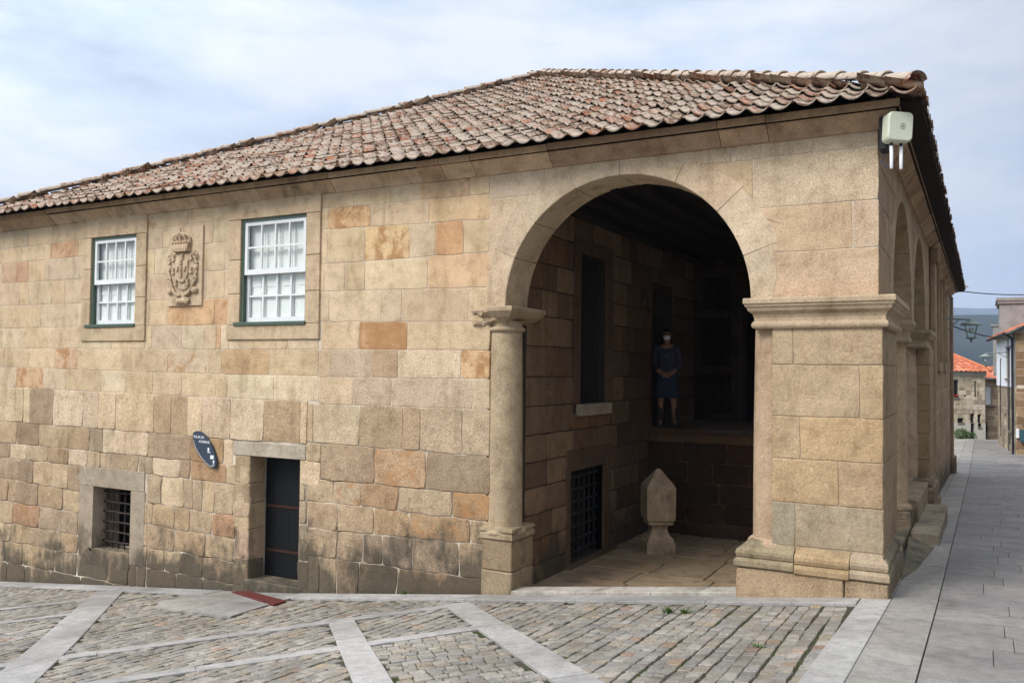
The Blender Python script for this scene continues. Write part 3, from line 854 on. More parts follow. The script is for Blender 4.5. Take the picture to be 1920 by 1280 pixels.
# ---- cornice
PROF = [(0.0, 4.63), (.03, 4.63), (.05, 4.665), (.085, 4.70), (.14, 4.755), (.18, 4.79), (.205, 4.795), (.205, 4.865), (0.0, 4.875)]
cg = G()
def cornice_seg(P, u0, u1, miter, dz=0.0, dw=0.0, col=None):
    vs = []; fs = []; n = len(PROF)
    col = col or jit(random.choice([lin(192, 164, 134), lin(184, 156, 126), lin(196, 170, 140), lin(176, 148, 120)]), .06, .02)
    for end, u in ((0, u0), (1, u1)):
        for o, z in PROF:
            uu = u + ((o + dw) * miter if end and miter > 0 else ((o + dw) * miter if (not end and miter < 0) else 0))
            vs.append(P(uu, z + dz, o + dw))
    for k in range(n): fs.append((k, (k + 1) % n, n + (k + 1) % n, n + k))
    fs.append(tuple(range(n))[::-1]); fs.append(tuple(range(n, 2 * n)))
    cg.add(vs, fs, col, (random.uniform(0, .35), random.uniform(.0, .3), .4))
xs = [0.0]
for s_ in (1.05, .5, 2.0, 1.05, .45, .35, 1.45, 1.35, 1.3, 1.6, .95, 1.0, 1.5, .9, 1.2): xs.append(xs[-1] - s_)
for i in range(len(xs) - 1):
    if xs[i + 1] < -15.05: xs[i + 1] = -15.05
    cornice_seg(P_front, xs[i + 1] + .004, xs[i] - (.004 if i else 0), 1 if i == 0 else 0, random.uniform(-.006, .006), random.uniform(-.006, .006) if i else 0)
y = 0.0; k = 0
while y < 20.8:
    L_ = random.uniform(1.0, 1.7); e_ = min(20.8, y + L_)
    cornice_seg(P_side, y + (.004 if k else 0), e_ - .004, -1 if k == 0 else 0, 0 if k == 0 else random.uniform(-.005, .005)); y = e_; k += 1
cg.build('cornice', M_STONE, house)

# ---- corner pier
pg = G()
pg.box(-1.0, .036, -.053, 1.35, .3, 2.72, lin(176, 156, 130)); pg.box(-1.0, -.52, 1.35, 1.45, .3, 2.72, lin(150, 130, 104))
pr = G()
PIER = [(.50, .93, [-1.01, -.78, .04]), (.93, 1.37, [-1.01, -.36, .04]), (1.37, 1.80, [-1.01, -.73, .04]), (1.80, 2.32, [-1.01, -.17, .04]), (2.32, 2.70, [-1.01, -.80, .04])]
PC = {(0, 0): lin(158, 146, 124), (0, 1): lin(164, 148, 122), (1, 0): lin(182, 156, 120), (1, 1): lin(176, 150, 118), (2, 0): lin(178, 152, 120), (2, 1): lin(182, 154, 118), (3, 0): lin(178, 156, 124), (3, 1): lin(182, 158, 124)}
for r, (a, b, xx) in enumerate(PIER):
    for i in range(len(xx) - 1):
        block(pr, lambda u, v, w: (u, -.06 - w, v), rect(xx[i], a, xx[i + 1], b), .009, .0028, .005, 0, .03, jit(PC.get((r, i), lin(182, 160, 128)), .02, .01), (.2 if r in (1, 2) else .05, 0, .5), pillow=.001)
    yy = [-.02, .6 + .3 * (r % 2), 1.36]
    for i in range(2):
        block(pr, lambda u, v, w: (.045 + w, u, v), rect(yy[i], a, yy[i + 1], b), .009, .0028, .005, 0, .03, jit(lin(158, 136, 108), .05), (.2, .2, .5), pillow=.002)
        block(pr, lambda u, v, w: (-1.012 - w, u, v), rect(yy[i], a, min(yy[i + 1], .7), b), .004, .003, .006, 0, .03, jit(lin(150, 130, 104), .05), (.2, .1, .5)) if yy[i] < .6 else None
pg.build('pier_core', M_TRIM, house)
pr.build('corner_pier', M_STONE, house, smooth=True)
IMP = [(.15, 3.0), (.158, 2.985), (.158, 2.945), (.14, 2.935), (.135, 2.915), (.115, 2.90), (.10, 2.87), (.06, 2.845), (.045, 2.835), (.03, 2.80), (.03, 2.765), (.048, 2.755), (.062, 2.735), (.062, 2.715), (.048, 2.695), (.0, 2.685)]
def impost(x0, x1, y0, y1, s=1.0, col=None):
    g = G(); c = col or jit(lin(176, 156, 126), .04)
    g.ring(x0, x1, y0, y1, [(o * s, z) for o, z in IMP], c, (.1, .12, .4))
    return g
g = impost(-1.165, .046, -.056, 1.38, .75)
g.build('pier_impost', M_TRIM, house)
BASE = [(-.02, .52), (.02, .51), (.045, .47), (.055, .455), (.085, .45), (.115, .42), (.12, .39), (.11, .355), (.095, .345), (.12, .335), (.135, .31), (.135, .265), (.12, .25), (0, .245)]
g = G()
xs_ = [-1.24, -.78, -.26, .0]
for i, (a, b) in enumerate(zip(xs_, xs_[1:])):
    # three stones along the front, the last one turning the corner
    pf = BASE; n = len(pf); vs = []; fs = []
    dz = (.0, -.015, .0)[i]
    for end, u, mt in ((0, a + (.004 if i else 0), -1 if i == 0 else 0), (1, b - (.004 if i < 2 else 0), 1 if i == 2 else 0)):
        for o, z in pf: vs.append((u + o * mt * (.75 if i == 2 else 1), -.03 - o, z + dz))
    for k in range(n): fs.append((k, (k + 1) % n, n + (k + 1) % n, n + k))
    fs += [tuple(range(n))[::-1], tuple(range(n, 2 * n))]
    g.add(vs, fs, jit((lin(150, 134, 108), lin(172, 146, 112), lin(166, 150, 124))[i], .03), (.25, .45 if i == 0 else .3, .5))
for x, s1 in ((-1.24, -1), (.0, 1)):
    vs = []; n = len(BASE); fs = []
    for y in (-.03, 1.4 if s1 > 0 else .55):
        for o, z in BASE: vs.append((x + s1 * o * (.75 if s1 > 0 else 1), y - (o if y < 0 else 0), z))
    for k in range(n): fs.append((k, (k + 1) % n, n + (k + 1) % n, n + k))
    fs += [tuple(range(n))[::-1], tuple(range(n, 2 * n))]
    g.add(vs, fs, jit(lin(150, 134, 110), .03), (.2, .4, .5))
g.build('pier_base_moulding', M_TRIM, house)
g = G()
for x0, x1, c in ((-1.36, -.31, lin(172, 148, 118)), (-.305, .09, lin(166, 144, 116))):
    block(g, lambda u, v, w: (u, -.14 - w, v), rect(x0, -.4, x1, .245), .006, .003, .012, 0, .05, c, (.2, .25, .8), pillow=.003)
block(g, lambda u, v, w: (.095 + w, u, v), rect(-.13, -.4, 1.45, .245), .006, .003, .012, 0, .05, lin(140, 122, 98), (.2, .35, .8))
g.box(-1.355, .085, -.10, 1.44, -.4, .243, lin(150, 130, 104), (.1, .3, .6))
g.build('pier_plinth', M_STONE, house, smooth=False)

# ---- columns
def column(cx, cy, zb, name_lab=None, r=.22, zc=2.70):
    g = G(); c = jit(lin(178, 155, 127), .03)
    H = zc - zb
    prof = [(r * 1.02, zb)]
    for k in range(1, 16):
        t = k / 15; prof.append((r * (1.02 - .10 * t + .02 * sin(pi * t)), lerp(zb, zc, t)))
    g.lathe(cx, cy, prof, 36, c, (.12, .1, .7))
    g.lathe(cx, cy, [(r * .9, zc), (r * 1.02, zc + .005), (r * 1.10, zc + .03), (r * 1.02, zc + .055), (r * .93, zc + .06), (r * .93, zc + .11), (r * 1.05, zc + .13)], 36, c, (.05, .15, .4))
    g.lathe(cx, cy, [(r * 1.02, zb + .012), (r * 1.10, zb), (r * 1.22, zb - .02), (r * 1.28, zb - .05), (r * 1.24, zb - .085), (r * 1.1, zb - .095)], 36, c, (.05, .3, .4))
    return g.build('column', M_TRIM, house, smooth=True)
column(-4.285, .20, .33)
column(-1.03, .20, .52)
column(-.29, 4.52, .38)
column(-.34, 7.52, .44)
g = G()
# broken impost on the left column
g.ring(-4.20, -4.17, .0, .58, [(o, z) for o, z in [(.15, 3.0), (.158, 2.985), (.158, 2.945), (.135, 2.915), (.10, 2.87), (.045, 2.835), (.03, 2.83)]], lin(176, 156, 128), (.05, .1, .5))
g.ring(-4.40, -4.18, .02, .56, [(.0, 3.0), (.02, 2.98), (.05, 2.93), (.02, 2.88), (.03, 2.83), (.0, 2.80)], lin(166, 146, 120), (.05, .3, 1.0))
# ragged broken stones where the moulding was knocked off
for (x0, x1, z0, z1, d) in ((-4.66, -4.40, 2.90, 2.98, .035), (-4.64, -4.38, 2.76, 2.83, .055), (-4.56, -4.30, 2.87, 2.96, .07), (-4.47, -4.2, 2.79, 2.85, .06)):
    n = 9; vs = []; fs = []
    for k in range(n):
        t = k / (n - 1); x = lerp(x0, x1, t); a = sin(pi * min(1, t * 1.25 + .12))
        for (w, z) in ((-.02, z0), (d * a * random.uniform(.5, 1.1), lerp(z0, z1, random.uniform(.15, .45))), (d * a * random.uniform(.6, 1.2), lerp(z0, z1, random.uniform(.6, .8))), (-.02, z1)):
            vs.append((x, -w, z + random.uniform(-.008, .008)))
    for k in range(n - 1):
        for q in range(3): fs.append((k * 4 + q, k * 4 + q + 1, k * 4 + 5 + q, k * 4 + 4 + q))
    g.add(vs, fs, lin(168, 148, 122), (.1, .3, 1.0))
g.build('broken_impost', M_STONE, house)
g = G()
g.ring(-4.43, -4.06, -.03, .48, [(0, .34), (.03, .33), (.04, .30), (.02, .275), (.035, .26), (.04, .21), (.02, .19), (0, .185)], lin(160, 142, 114), (.1, .3, .5))
g.box(-4.445, -4.035, -.05, .50, -.17, .186, lin(146, 126, 100), (.2, .35, .7), bev=.012)
g.box(-4.455, -4.03, -.058, .505, -.8, -.176, lin(150, 132, 106), (.2, .35, .7), bev=.014)
g.build('column_plinth', M_STONE, house)

# ---- street side masonry
sg = G()
sd = [(2.875, 2.99, SR + .28), (6.175, 2.99, SR + .28)]
zz = [4.66, 4.30, 3.92, 3.50, 3.0, 2.62, 2.25, 1.85, 1.4, 1.0, .6, .2, -.2, -.6, -1.0, -1.5]
def ps(u, v, w): return (w, u, v)
for r in range(len(zz) - 1):
    y = .035
    while y < 20.8:
        e_ = min(20.8, y + random.uniform(.5, 1.05))
        if 20.8 - e_ < .3: e_ = 20.8
        rects = [(-.1, -3, 7.6, 2.99), (7.6, -3, 9.0, 2.9)] + [(a, c, b, d) for a, b, c, d in SWIN]
        for p in cut([rect(y, zz[r + 1], e_, zz[r])], rects):
            block(sg, ps, p, .008, .005, .010, random.uniform(-.002, .004), .03, jit(random.choice([lin(164, 140, 110), lin(156, 134, 106), lin(170, 146, 116)]), .08), (random.uniform(0, .3), 0, .5),
                  discs=sd, damp=lambda x, z: max(0, min(1, 1 - (z - gz(.1, x)) / .9)), step=.12)
        y = e_
sg.build('side_wall', M_STONE, house, smooth=True)
vg = G()
for cy in (2.875, 6.175):
    for i in range(9):
        a0, a1 = pi * i / 9 + .003, pi * (i + 1) / 9 - .003
        vs = []; fs = []; n = 5
        ro = SR + .28 + random.uniform(.02, .08)
        for x in (.006, -.52):
            for k in range(n + 1):
                a = lerp(a0, a1, k / n)
                for rr in (SR, ro):
                    zq = 2.99 + rr * sin(a); zq = min(zq, 4.64)
                    yq = cy + rr * cos(a)
                    if cy < 4: yq = min(yq, 4.525)
                    else: yq = max(yq, 4.528)
                    vs.append((x, yq, zq))
        s2 = (n + 1) * 2
        for k in range(n):
            fs += [(2 * k, 2 * k + 1, 2 * k + 3, 2 * k + 2), (2 * k + s2, 2 * k + 2 + s2, 2 * k + 3 + s2, 2 * k + 1 + s2), (2 * k, 2 * k + 2, 2 * k + 2 + s2, 2 * k + s2), (2 * k + 1, 2 * k + 1 + s2, 2 * k + 3 + s2, 2 * k + 3)]
        fs += [(0, s2, s2 + 1, 1), (2 * n, 2 * n + 1, 2 * n + 1 + s2, 2 * n + s2)]
        vg.add(vs, fs, jit(lin(168, 146, 116), .06), (.1, 0, .4))
vg.build('side_arch_ring', M_STONE, house)
# imposts, plinths and far pier on the street side
impost(-.52, -.06, 4.30, 4.75, .55).build('side_impost', M_TRIM, house)
impost(-.58, .0, 7.34, 9.0, .72).build('side_impost', M_TRIM, house)
g = G()
for a, b in zip([.3, .75, 1.2, 1.6, 2.05, 2.4], [.75, 1.2, 1.6, 2.05, 2.4, 2.70]):
    g.box(-.14, .075, 7.57, 8.98, a + .003, b - .003, jit(lin(164, 138, 106), .06), (.2, .1, .5), bev=.008)
g.ring(-.58, .05, 7.34, 9.02, [(0, .44), (.04, .42), (.07, .36), (.05, .30), (.09, .26), (.09, .18), (0, .17)], lin(148, 128, 102), (.2, .4, .6))
g.box(-.66, .14, 7.24, 9.08, -.8, .172, lin(142, 122, 98), (.2, .4, .6), bev=.012)
g2 = g; g = G(); g.ring(-.50, -.08, 4.31, 4.73, [(0, .30), (.05, .28), (.05, .20), (0, .19)], lin(150, 134, 110), (.1, .4, .6))
g.box(-.55, -.02, 4.24, 4.80, -.6, .192, lin(144, 126, 102), (.1, .4, .6), bev=.012); g.build('side_column_base', M_STONE, house); g = g2
g.build('side_pier', M_STONE, house); g = G()
# pilaster and cap on the far bay, and the end of the house
g.box(.012, .10, 9.0, 9.4, -1, 4.62, lin(158, 136, 108), (.2, .03, .5), bev=.01)
g.box(.012, .17, 8.93, 9.47, 4.35, 4.62, lin(150, 128, 100), (.2, .2, .5), bev=.02)
g.box(.012, .16, 8.92, 9.48, -1.0, -.05, lin(146, 126, 100), (.2, .5, .5), bev=.02)
g.build('pilaster', M_STONE, house); g = G()
g.box(.012, .09, 20.4, 20.84, -1.6, 4.62, lin(158, 136, 108), (.2, .03, .5), bev=.01)
g.box(.012, .16, 20.3, 20.9, -1.6, -.25, lin(146, 126, 100), (.2, .5, .5), bev=.02)
g.build('pilaster', M_STONE, house)
for y0 in (12.2, 15.4):
    g = G()
    g.box(.0, .05, y0, y0 + .2, 2.3, 4.6, lin(164, 140, 110), (.1, .1, .4), bev=.006); g.box(.0, .05, y0 + 1.5, y0 + 1.7, 2.3, 4.6, lin(164, 140, 110), (.1, .1, .4), bev=.006)
    g.box(.0, .048, y0 + .2, y0 + 1.5, 4.45, 4.6, lin(164, 140, 110), (.1, .1, .4), bev=.006)
    g.box(.0, .06, y0 - .02, y0 + 1.72, 2.3, 2.49, lin(164, 140, 110), (.1, .1, .4), bev=.006)
    g.build('window_surround', M_TRIM, house)
# sills under the side arches
g = G()
g.box(-.5, -.02, 1.46, 4.23, -.5, .10, lin(140, 126, 104), (.1, .5, .6), bev=.015)
g.box(-.5, .05, 4.82, 7.53, -.5, .40, lin(158, 140, 114), (.1, .3, .6), bev=.015)
g.build('arch_threshold', M_STONE, house)
st1 = G(); st1.box(-.0, .36, 3.95, 6.9, -.42, .085, lin(150, 138, 116), (.1, .3, .5), bev=.018)
st1.build('step', M_STONE, house, label='thick grey stone step in front of the second side arch')
st2 = G()
st2.add([(.112, .95, .055), (.17, .95, .045), (.30, 3.6, -.03), (.0, 3.75, .06), (.112, .95, -.4), (.17, .95, -.4), (.30, 3.6, -.4), (.0, 3.75, -.4)],
        [(0, 1, 2, 3), (0, 4, 5, 1), (1, 5, 6, 2), (2, 6, 7, 3), (3, 7, 4, 0)], lin(120, 114, 92), (.1, .5, .6))
st2.build('step', M_STONE, house, label='low mossy stone slab beside the corner pier')

# ---- loggia interior
XI = -4.184
ig = G()
FL = -.52
# left inner wall (faces +X)
def pin(u, v, w): return (XI + w, u, v)
IWIN = (2.18, 3.10, 1.76, 3.93)
IGR = (1.92, 3.08, -.47, .82)
ic = G()
ext(ic, lambda u, v, w: (XI + w, u, v), [(.5, -1.2), (7.95, -1.2), (7.95, 4.5), (.5, 4.5)], [rect(IWIN[0], IWIN[2], IWIN[1], IWIN[3]), rect(IGR[0], IGR[2], IGR[1], IGR[3]), rect(5.35, 1.28, 6.25, 3.7)], -.009, -.55)
ext(ic, lambda u, v, w: (u, 7.75 - w, v), [(XI, -1.2), (-.5, -1.2), (-.5, 4.5), (XI, 4.5)], [rect(-3.22, 1.28, -2.4, 3.55), rect(-1.12, 1.28, -.62, 3.5)], -.009, -.4)
ic.build('loggia_mortar_bed', M_MORTAR_DARK, house)
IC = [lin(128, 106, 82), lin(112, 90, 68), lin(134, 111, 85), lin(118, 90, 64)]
zz = [4.42, 4.05, 3.65, 3.3, 2.95, 2.55, 2.15, 1.77, 1.40, 1.05, .72, .38, .05, -.28, -.7]
for r in range(len(zz) - 1):
    y = .56
    while y < 7.74:
        e_ = min(7.74, y + random.uniform(.35, .85))
        if 7.74 - e_ < .2: e_ = 7.74
        av = [(5.25, 1.2, 6.35, 3.8), (IWIN[0] - .2, IWIN[2] - .13, IWIN[1] + .3, IWIN[3] + .2), (IGR[0] - .13, IGR[2] - .12, IGR[1] + .3, IGR[3] + .28)]
        for p in cut([rect(y, zz[r + 1], e_, zz[r])], av):
            block(ig, pin, p, .014 if zz[r] < 2 else .006, .006, .012, random.uniform(-.002, .006), .03, tuple(q_ * (1 if y < 3.6 else .55) for q_ in jit(random.choice(IC), .12)), (random.uniform(0, .5), 0, .6),  # stones past the front bays darkened to mimic fading light
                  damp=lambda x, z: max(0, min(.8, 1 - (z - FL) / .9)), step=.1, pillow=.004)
        y = e_
    x = XI + .01
    while x < -.52:
        e_ = min(-.52, x + random.uniform(.4, .8))
        if -.52 - e_ < .2: e_ = -.52
        if zz[r] > 1.3:
            for p in cut([rect(x, zz[r + 1], e_, zz[r])], [(-3.3, 1.2, -2.3, 3.62), (-1.2, 1.2, -.52, 3.6)]):
                block(ig, lambda u, v, w: (u, 7.75 - w, v), p, .006, .006, .01, 0, .03, tuple(.22 * q_ for q_ in jit(random.choice(IC), .1)), (random.uniform(0, .4), 0, .5), step=.12)  # back wall stones darkened in colour for the deep shade there
        if zz[r] < 1.4:
            zt_ = min(zz[r], 1.19)
            if zt_ - zz[r + 1] > .06:
                for p in [rect(x, zz[r + 1], e_, zt_)]:
                    block(ig, lambda u, v, w: (u, 5.08 - w, v), p, .016, .007, .012, random.uniform(-.003, .008), .03, jit(random.choice([lin(76, 51, 36), lin(68, 46, 33), lin(80, 58, 40), lin(64, 46, 34)]), .12), (random.uniform(.0, .25), .15, .7), step=.1, pillow=.005)
        x = e_
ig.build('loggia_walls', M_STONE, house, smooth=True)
g = G()
T3 = lin(98, 80, 61)
for a in [(XI, XI + .025, IWIN[0] - .21, IWIN[0], IWIN[2], IWIN[3]), (XI, XI + .025, IWIN[1], IWIN[1] + .3, IWIN[2], IWIN[3]), (XI, XI + .025, IWIN[0] - .21, IWIN[1] + .3, IWIN[3] + .002, IWIN[3] + .2),
          (XI - .3, XI + .012, IGR[0] - .14, IGR[0], IGR[2], IGR[3]), (XI - .3, XI + .012, IGR[1], IGR[1] + .31, IGR[2], IGR[3]), (XI - .3, XI + .014, IGR[0] - .14, IGR[1] + .31, IGR[3] + .002, IGR[3] + .29), (XI - .3, XI + .10, IGR[0] - .2, IGR[1] + .4, IGR[2] - .14, IGR[2] - .002)]:
    g.box(*a, jit(T3), (.2, .15, .5), bev=.008)
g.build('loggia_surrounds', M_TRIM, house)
g = G(); g.box(XI - .1, XI + .09, IWIN[0] - .08, IWIN[1] + .12, IWIN[2] - .17, IWIN[2] - .002, lin(166, 154, 134), (0, 0, .3), bev=.008)
g.build('loggia_window_sill', M_TRIM, house)
g = G()
for k in range(4):
    for z0, z1 in ((1.45, 2.2), (2.35, 3.3), (3.45, 4.1)):
        x0 = XI + .18 + k * .2
        if k < 3: g.box(x0, x0 + .17, 7.70, 7.725, z0, z1, bev=.006)
g.build('wall_panelling', M_DARKWOOD, house)
grating(lambda u, v, w: (XI + w, u, v), IWIN[0], IWIN[1], IWIN[2], IWIN[3], 7, 0, -.08, 'iron_grille', M_DARKIRON, .011)
grating(lambda u, v, w: (XI + w, u, v), IGR[0], IGR[1], IGR[2], IGR[3], 6, 7, -.10, 'iron_grille', M_DARKIRON, .015)
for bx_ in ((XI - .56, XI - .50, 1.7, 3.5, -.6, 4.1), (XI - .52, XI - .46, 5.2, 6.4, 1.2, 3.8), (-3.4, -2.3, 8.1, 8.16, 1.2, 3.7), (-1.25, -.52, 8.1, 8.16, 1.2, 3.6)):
    g = G(); g.box(*bx_); g.build('dark_room_backing', M_ROOMDARK, house)
# landing slab, floor, ceiling
g = G()
for k, (a, b) in enumerate(((-4.17, -3.35), (-3.345, -2.6), (-2.595, -1.7), (-1.695, -.52))):
    g.box(a, b, 5.03, 7.74, 1.195, 1.28, jit(lin(84, 70, 56), .05), (.1, .1, .4), bev=.008)
g.box(-4.17, -.52, 5.10, 7.74, -1.0, 1.19, lin(110, 84, 60), (0, .2, .5))
g.build('landing', M_STONE, house)
g = G()
rng = random.Random(5)
y = .0
ys = [.20, .85, 1.45, 2.15, 2.75, 3.4, 4.1, 5.08]
for a, b in zip(ys, ys[1:]):
    x = XI
    while x < -.5:
        e_ = min(-.5, x + rng.uniform(.6, 1.1))
        vs0 = len(g.v)
        block(g, lambda u, v, w: (u, v, FL + .02 + w), rect(x, a, e_, b), .012, .006, .01, rng.uniform(-.004, .004), .04, jit(lin(150, 130, 104), .1), (.25, .2, .4), step=.12, fine=False)
        x = e_
g.box(XI, -.5, .02, 7.7, FL - .5, FL + .008, lin(90, 78, 60), (0, .5, .6))
g.build('loggia_floor', M_STONE, house, smooth=False)
g = G()
for k in range(22):
    y = .52 + k * .34
    g.box(XI, -.5, y + .003, y + .337, 4.46, 4.49)
for k in range(9):
    x = XI + .3 + k * .42
    g.box(x, x + .09, .52, 7.75, 4.34, 4.459)
g.build('loggia_ceiling', M_DARKWOOD, house)
# threshold of the big arch: follows the sloping street
g = G()
for a, b in ((-4.03, -3.2), (-3.195, -2.3), (-2.295, -1.36)):
    vs = []
    for x in (a, b):
        zt = gz(x, -.05) + .055
        vs += [(x, -.07, zt - .5), (x, -.07, zt - .006), (x, -.06, zt), (x, .19, zt), (x, .19, zt - .6)]
    fs = [(0, 5, 6, 1), (1, 6, 7, 2), (2, 7, 8, 3), (3, 8, 9, 4), (0, 1, 2, 3, 4), (5, 9, 8, 7, 6)]
    g.add(vs, fs, jit(lin(176, 170, 158), .03), (0, .22, .3))
g.build('threshold', M_TRIM, house)

# ---- coat of arms
arms = G()
AX0, AX1, AZ0, AZ1 = -10.17, -9.42, 3.155, 4.37
AC = lin(202, 179, 150)
arms.box(AX0, AX1, -.03, .05, AZ0, AZ1, AC, (0, .1, .3), bev=.006)
def au(x): return AX0 + x
def relief(pts, w0, w1, ins=.012, hole=None):
    n = len(pts); cx = sum(p[0] for p in pts) / n; cz = sum(p[1] for p in pts) / n
    vs = [(x, -w0, z) for x, z in pts] + [(x, -(w0 + (w1 - w0) * .7), z) for x, z in pts]
    def inn(x, z):
        d = math.hypot(x - cx, z - cz) or 1; k = max(.1, 1 - ins / d); return cx + (x - cx) * k, cz + (z - cz) * k
    vs += [(inn(x, z)[0], -w1, inn(x, z)[1]) for x, z in pts]
    fs = [(i, (i + 1) % n, n + (i + 1) % n, n + i) for i in range(n)] + [(n + i, n + (i + 1) % n, 2 * n + (i + 1) % n, 2 * n + i) for i in range(n)] + [tuple(range(2 * n, 3 * n))]
    arms.add(vs, fs, jit(AC, .02, .005), (0, .12, .3))
def dome(cx, cz, rx, rz, w0, h, seg=14):
    vs = []; fs = []
    for k, (s_, t_) in enumerate(((1, 0), (.9, .5), (.6, .85))):
        for i in range(seg):
            a = 2 * pi * i / seg; vs.append((cx + rx * s_ * cos(a), -(w0 + h * t_), cz + rz * s_ * sin(a)))
    vs.append((cx, -(w0 + h), cz))
    for k in range(2):
        for i in range(seg): fs.append((k * seg + i, k * seg + (i + 1) % seg, (k + 1) * seg + (i + 1) % seg, (k + 1) * seg + i))
    for i in range(seg): fs.append((2 * seg + i, 2 * seg + (i + 1) % seg, 3 * seg))
    arms.add(vs, fs, jit(AC, .02, .005), (0, .12, .3))
def shield(cx, top, w, h, sq=.55):
    p = [(cx - w / 2, top), (cx + w / 2, top)]
    for i in range(13):
        a = pi * i / 12; p.append((cx + w / 2 * cos(a), top - h * sq - h * (1 - sq) * sin(a)))
    return p
SX = au(.345)
relief(shield(SX, 3.955, .50, .56, .5), .028, .052, .02)
relief(shield(SX, 3.845, .28, .34, .5), .05, .078, .012)
for dx, dz in ((0, .115), (-.082, .02), (0, .02), (.082, .02), (0, -.075)):
    relief(shield(SX + dx, 3.71 + dz + .03, .052, .085, .4), .076, .098, .008)
def castle(cx, cz, s=1.0):
    relief([(cx - .035 * s, cz - .035 * s), (cx + .035 * s, cz - .035 * s), (cx + .035 * s, cz), (cx - .035 * s, cz)], .05, .080, .004)
    relief([(cx - .026 * s, cz), (cx + .026 * s, cz), (cx + .022 * s, cz + .04 * s), (cx - .022 * s, cz + .04 * s)], .05, .082, .004)
    for q in (-1, 0, 1): relief([(cx + (q * .022 - .009) * s, cz + .04 * s), (cx + (q * .022 + .009) * s, cz + .04 * s), (cx + (q * .024 + .008) * s, cz + .065 * s), (cx + (q * .024 - .008) * s, cz + .065 * s)], .05, .080, .002)
for cx, cz in ((-.195, 3.88), (0, 3.885), (.195, 3.88), (-.195, 3.68), (.195, 3.68), (-.13, 3.50), (.13, 3.50)): castle(SX + cx, cz, .95)
def curl(cx, cz, r, turns, dirn, a0, w=.06, tr=.016):
    pts = []; n = int(18 * turns)
    for i in range(n + 1):
        t = i / n; a = a0 + dirn * 2 * pi * turns * t; rr = r * (1 - .8 * t)
        pts.append((cx + rr * cos(a), -w, cz + rr * sin(a)))
    arms.tube(pts, [tr * (1 - .4 * i / n) for i in range(n + 1)], 7, AC, (0, .12, .3))
for sg_ in (-1, 1):
    curl(SX + sg_ * .285, 3.92, .055, 1.4, sg_, pi / 2)
    curl(SX + sg_ * .285, 3.56, .05, 1.5, -sg_, -pi / 2)
    dome(SX + sg_ * .29, 3.74, .045, .055, .03, .045)
    dome(SX + sg_ * .27, 3.39, .075, .055, .03, .055)
    arms.tube([(SX + sg_ * .27, -.045, 3.86), (SX + sg_ * .305, -.05, 3.80), (SX + sg_ * .30, -.05, 3.66), (SX + sg_ * .28, -.05, 3.60)], .022, 7, AC, (0, .12, .3))
    arms.tube([(SX + sg_ * .25, -.045, 3.52), (SX + sg_ * .22, -.055, 3.43), (SX + sg_ * .14, -.06, 3.34), (SX + sg_ * .05, -.05, 3.31)], [.03, .028, .026, .02], 7, AC, (0, .12, .3))
curl(SX + .11, 3.225, .05, 1.5, 1, 0)
curl(SX - .11, 3.225, .05, 1.5, -1, pi)
arms.tube([(SX - .13, -.045, 3.22), (SX, -.055, 3.235), (SX + .13, -.045, 3.22)], [.03, .045, .03], 8, AC, (0, .12, .3))
# crown
CXc = SX - .03
relief([(CXc - .175, 3.985), (CXc + .175, 3.985), (CXc + .185, 4.05), (CXc - .185, 4.05)], .028, .105, .01)
relief([(CXc - .165, 4.045), (CXc + .165, 4.045), (CXc + .18, 4.10), (CXc - .18, 4.10)], .028, .085, .008)
for q in range(-3, 4):
    dome(CXc + q * .05, 4.018, .012, .012, .10, .015, 8)
    dome(CXc + q * .06, 4.125, .026, .035, .04, .055, 10)
pts_l = []
for sg_ in (-1, -.5, 0, .5, 1):
    p = []
    for i in range(9):
        t = i / 8; a = t * pi / 2
        p.append((CXc + sg_ * .185 * cos(a) * (1 + .12 * sin(2 * a)), -(.04 + .04 * sin(a) + .03 * (1 - abs(sg_))), 4.13 + .14 * sin(a)))
    arms.tube(p, .015, 7, AC, (0, .12, .3))
dome(CXc, 4.285, .022, .022, .07, .03, 10)
arms.box(CXc - .006, CXc + .006, -.10, -.08, 4.295, 4.345, AC, (0, .2, .3)); arms.box(CXc - .02, CXc + .02, -.099, -.081, 4.318, 4.332, AC, (0, .2, .3))
arms.build('coat_of_arms', M_TRIM, house, label='carved stone coat of arms with a crown between the two sash windows')

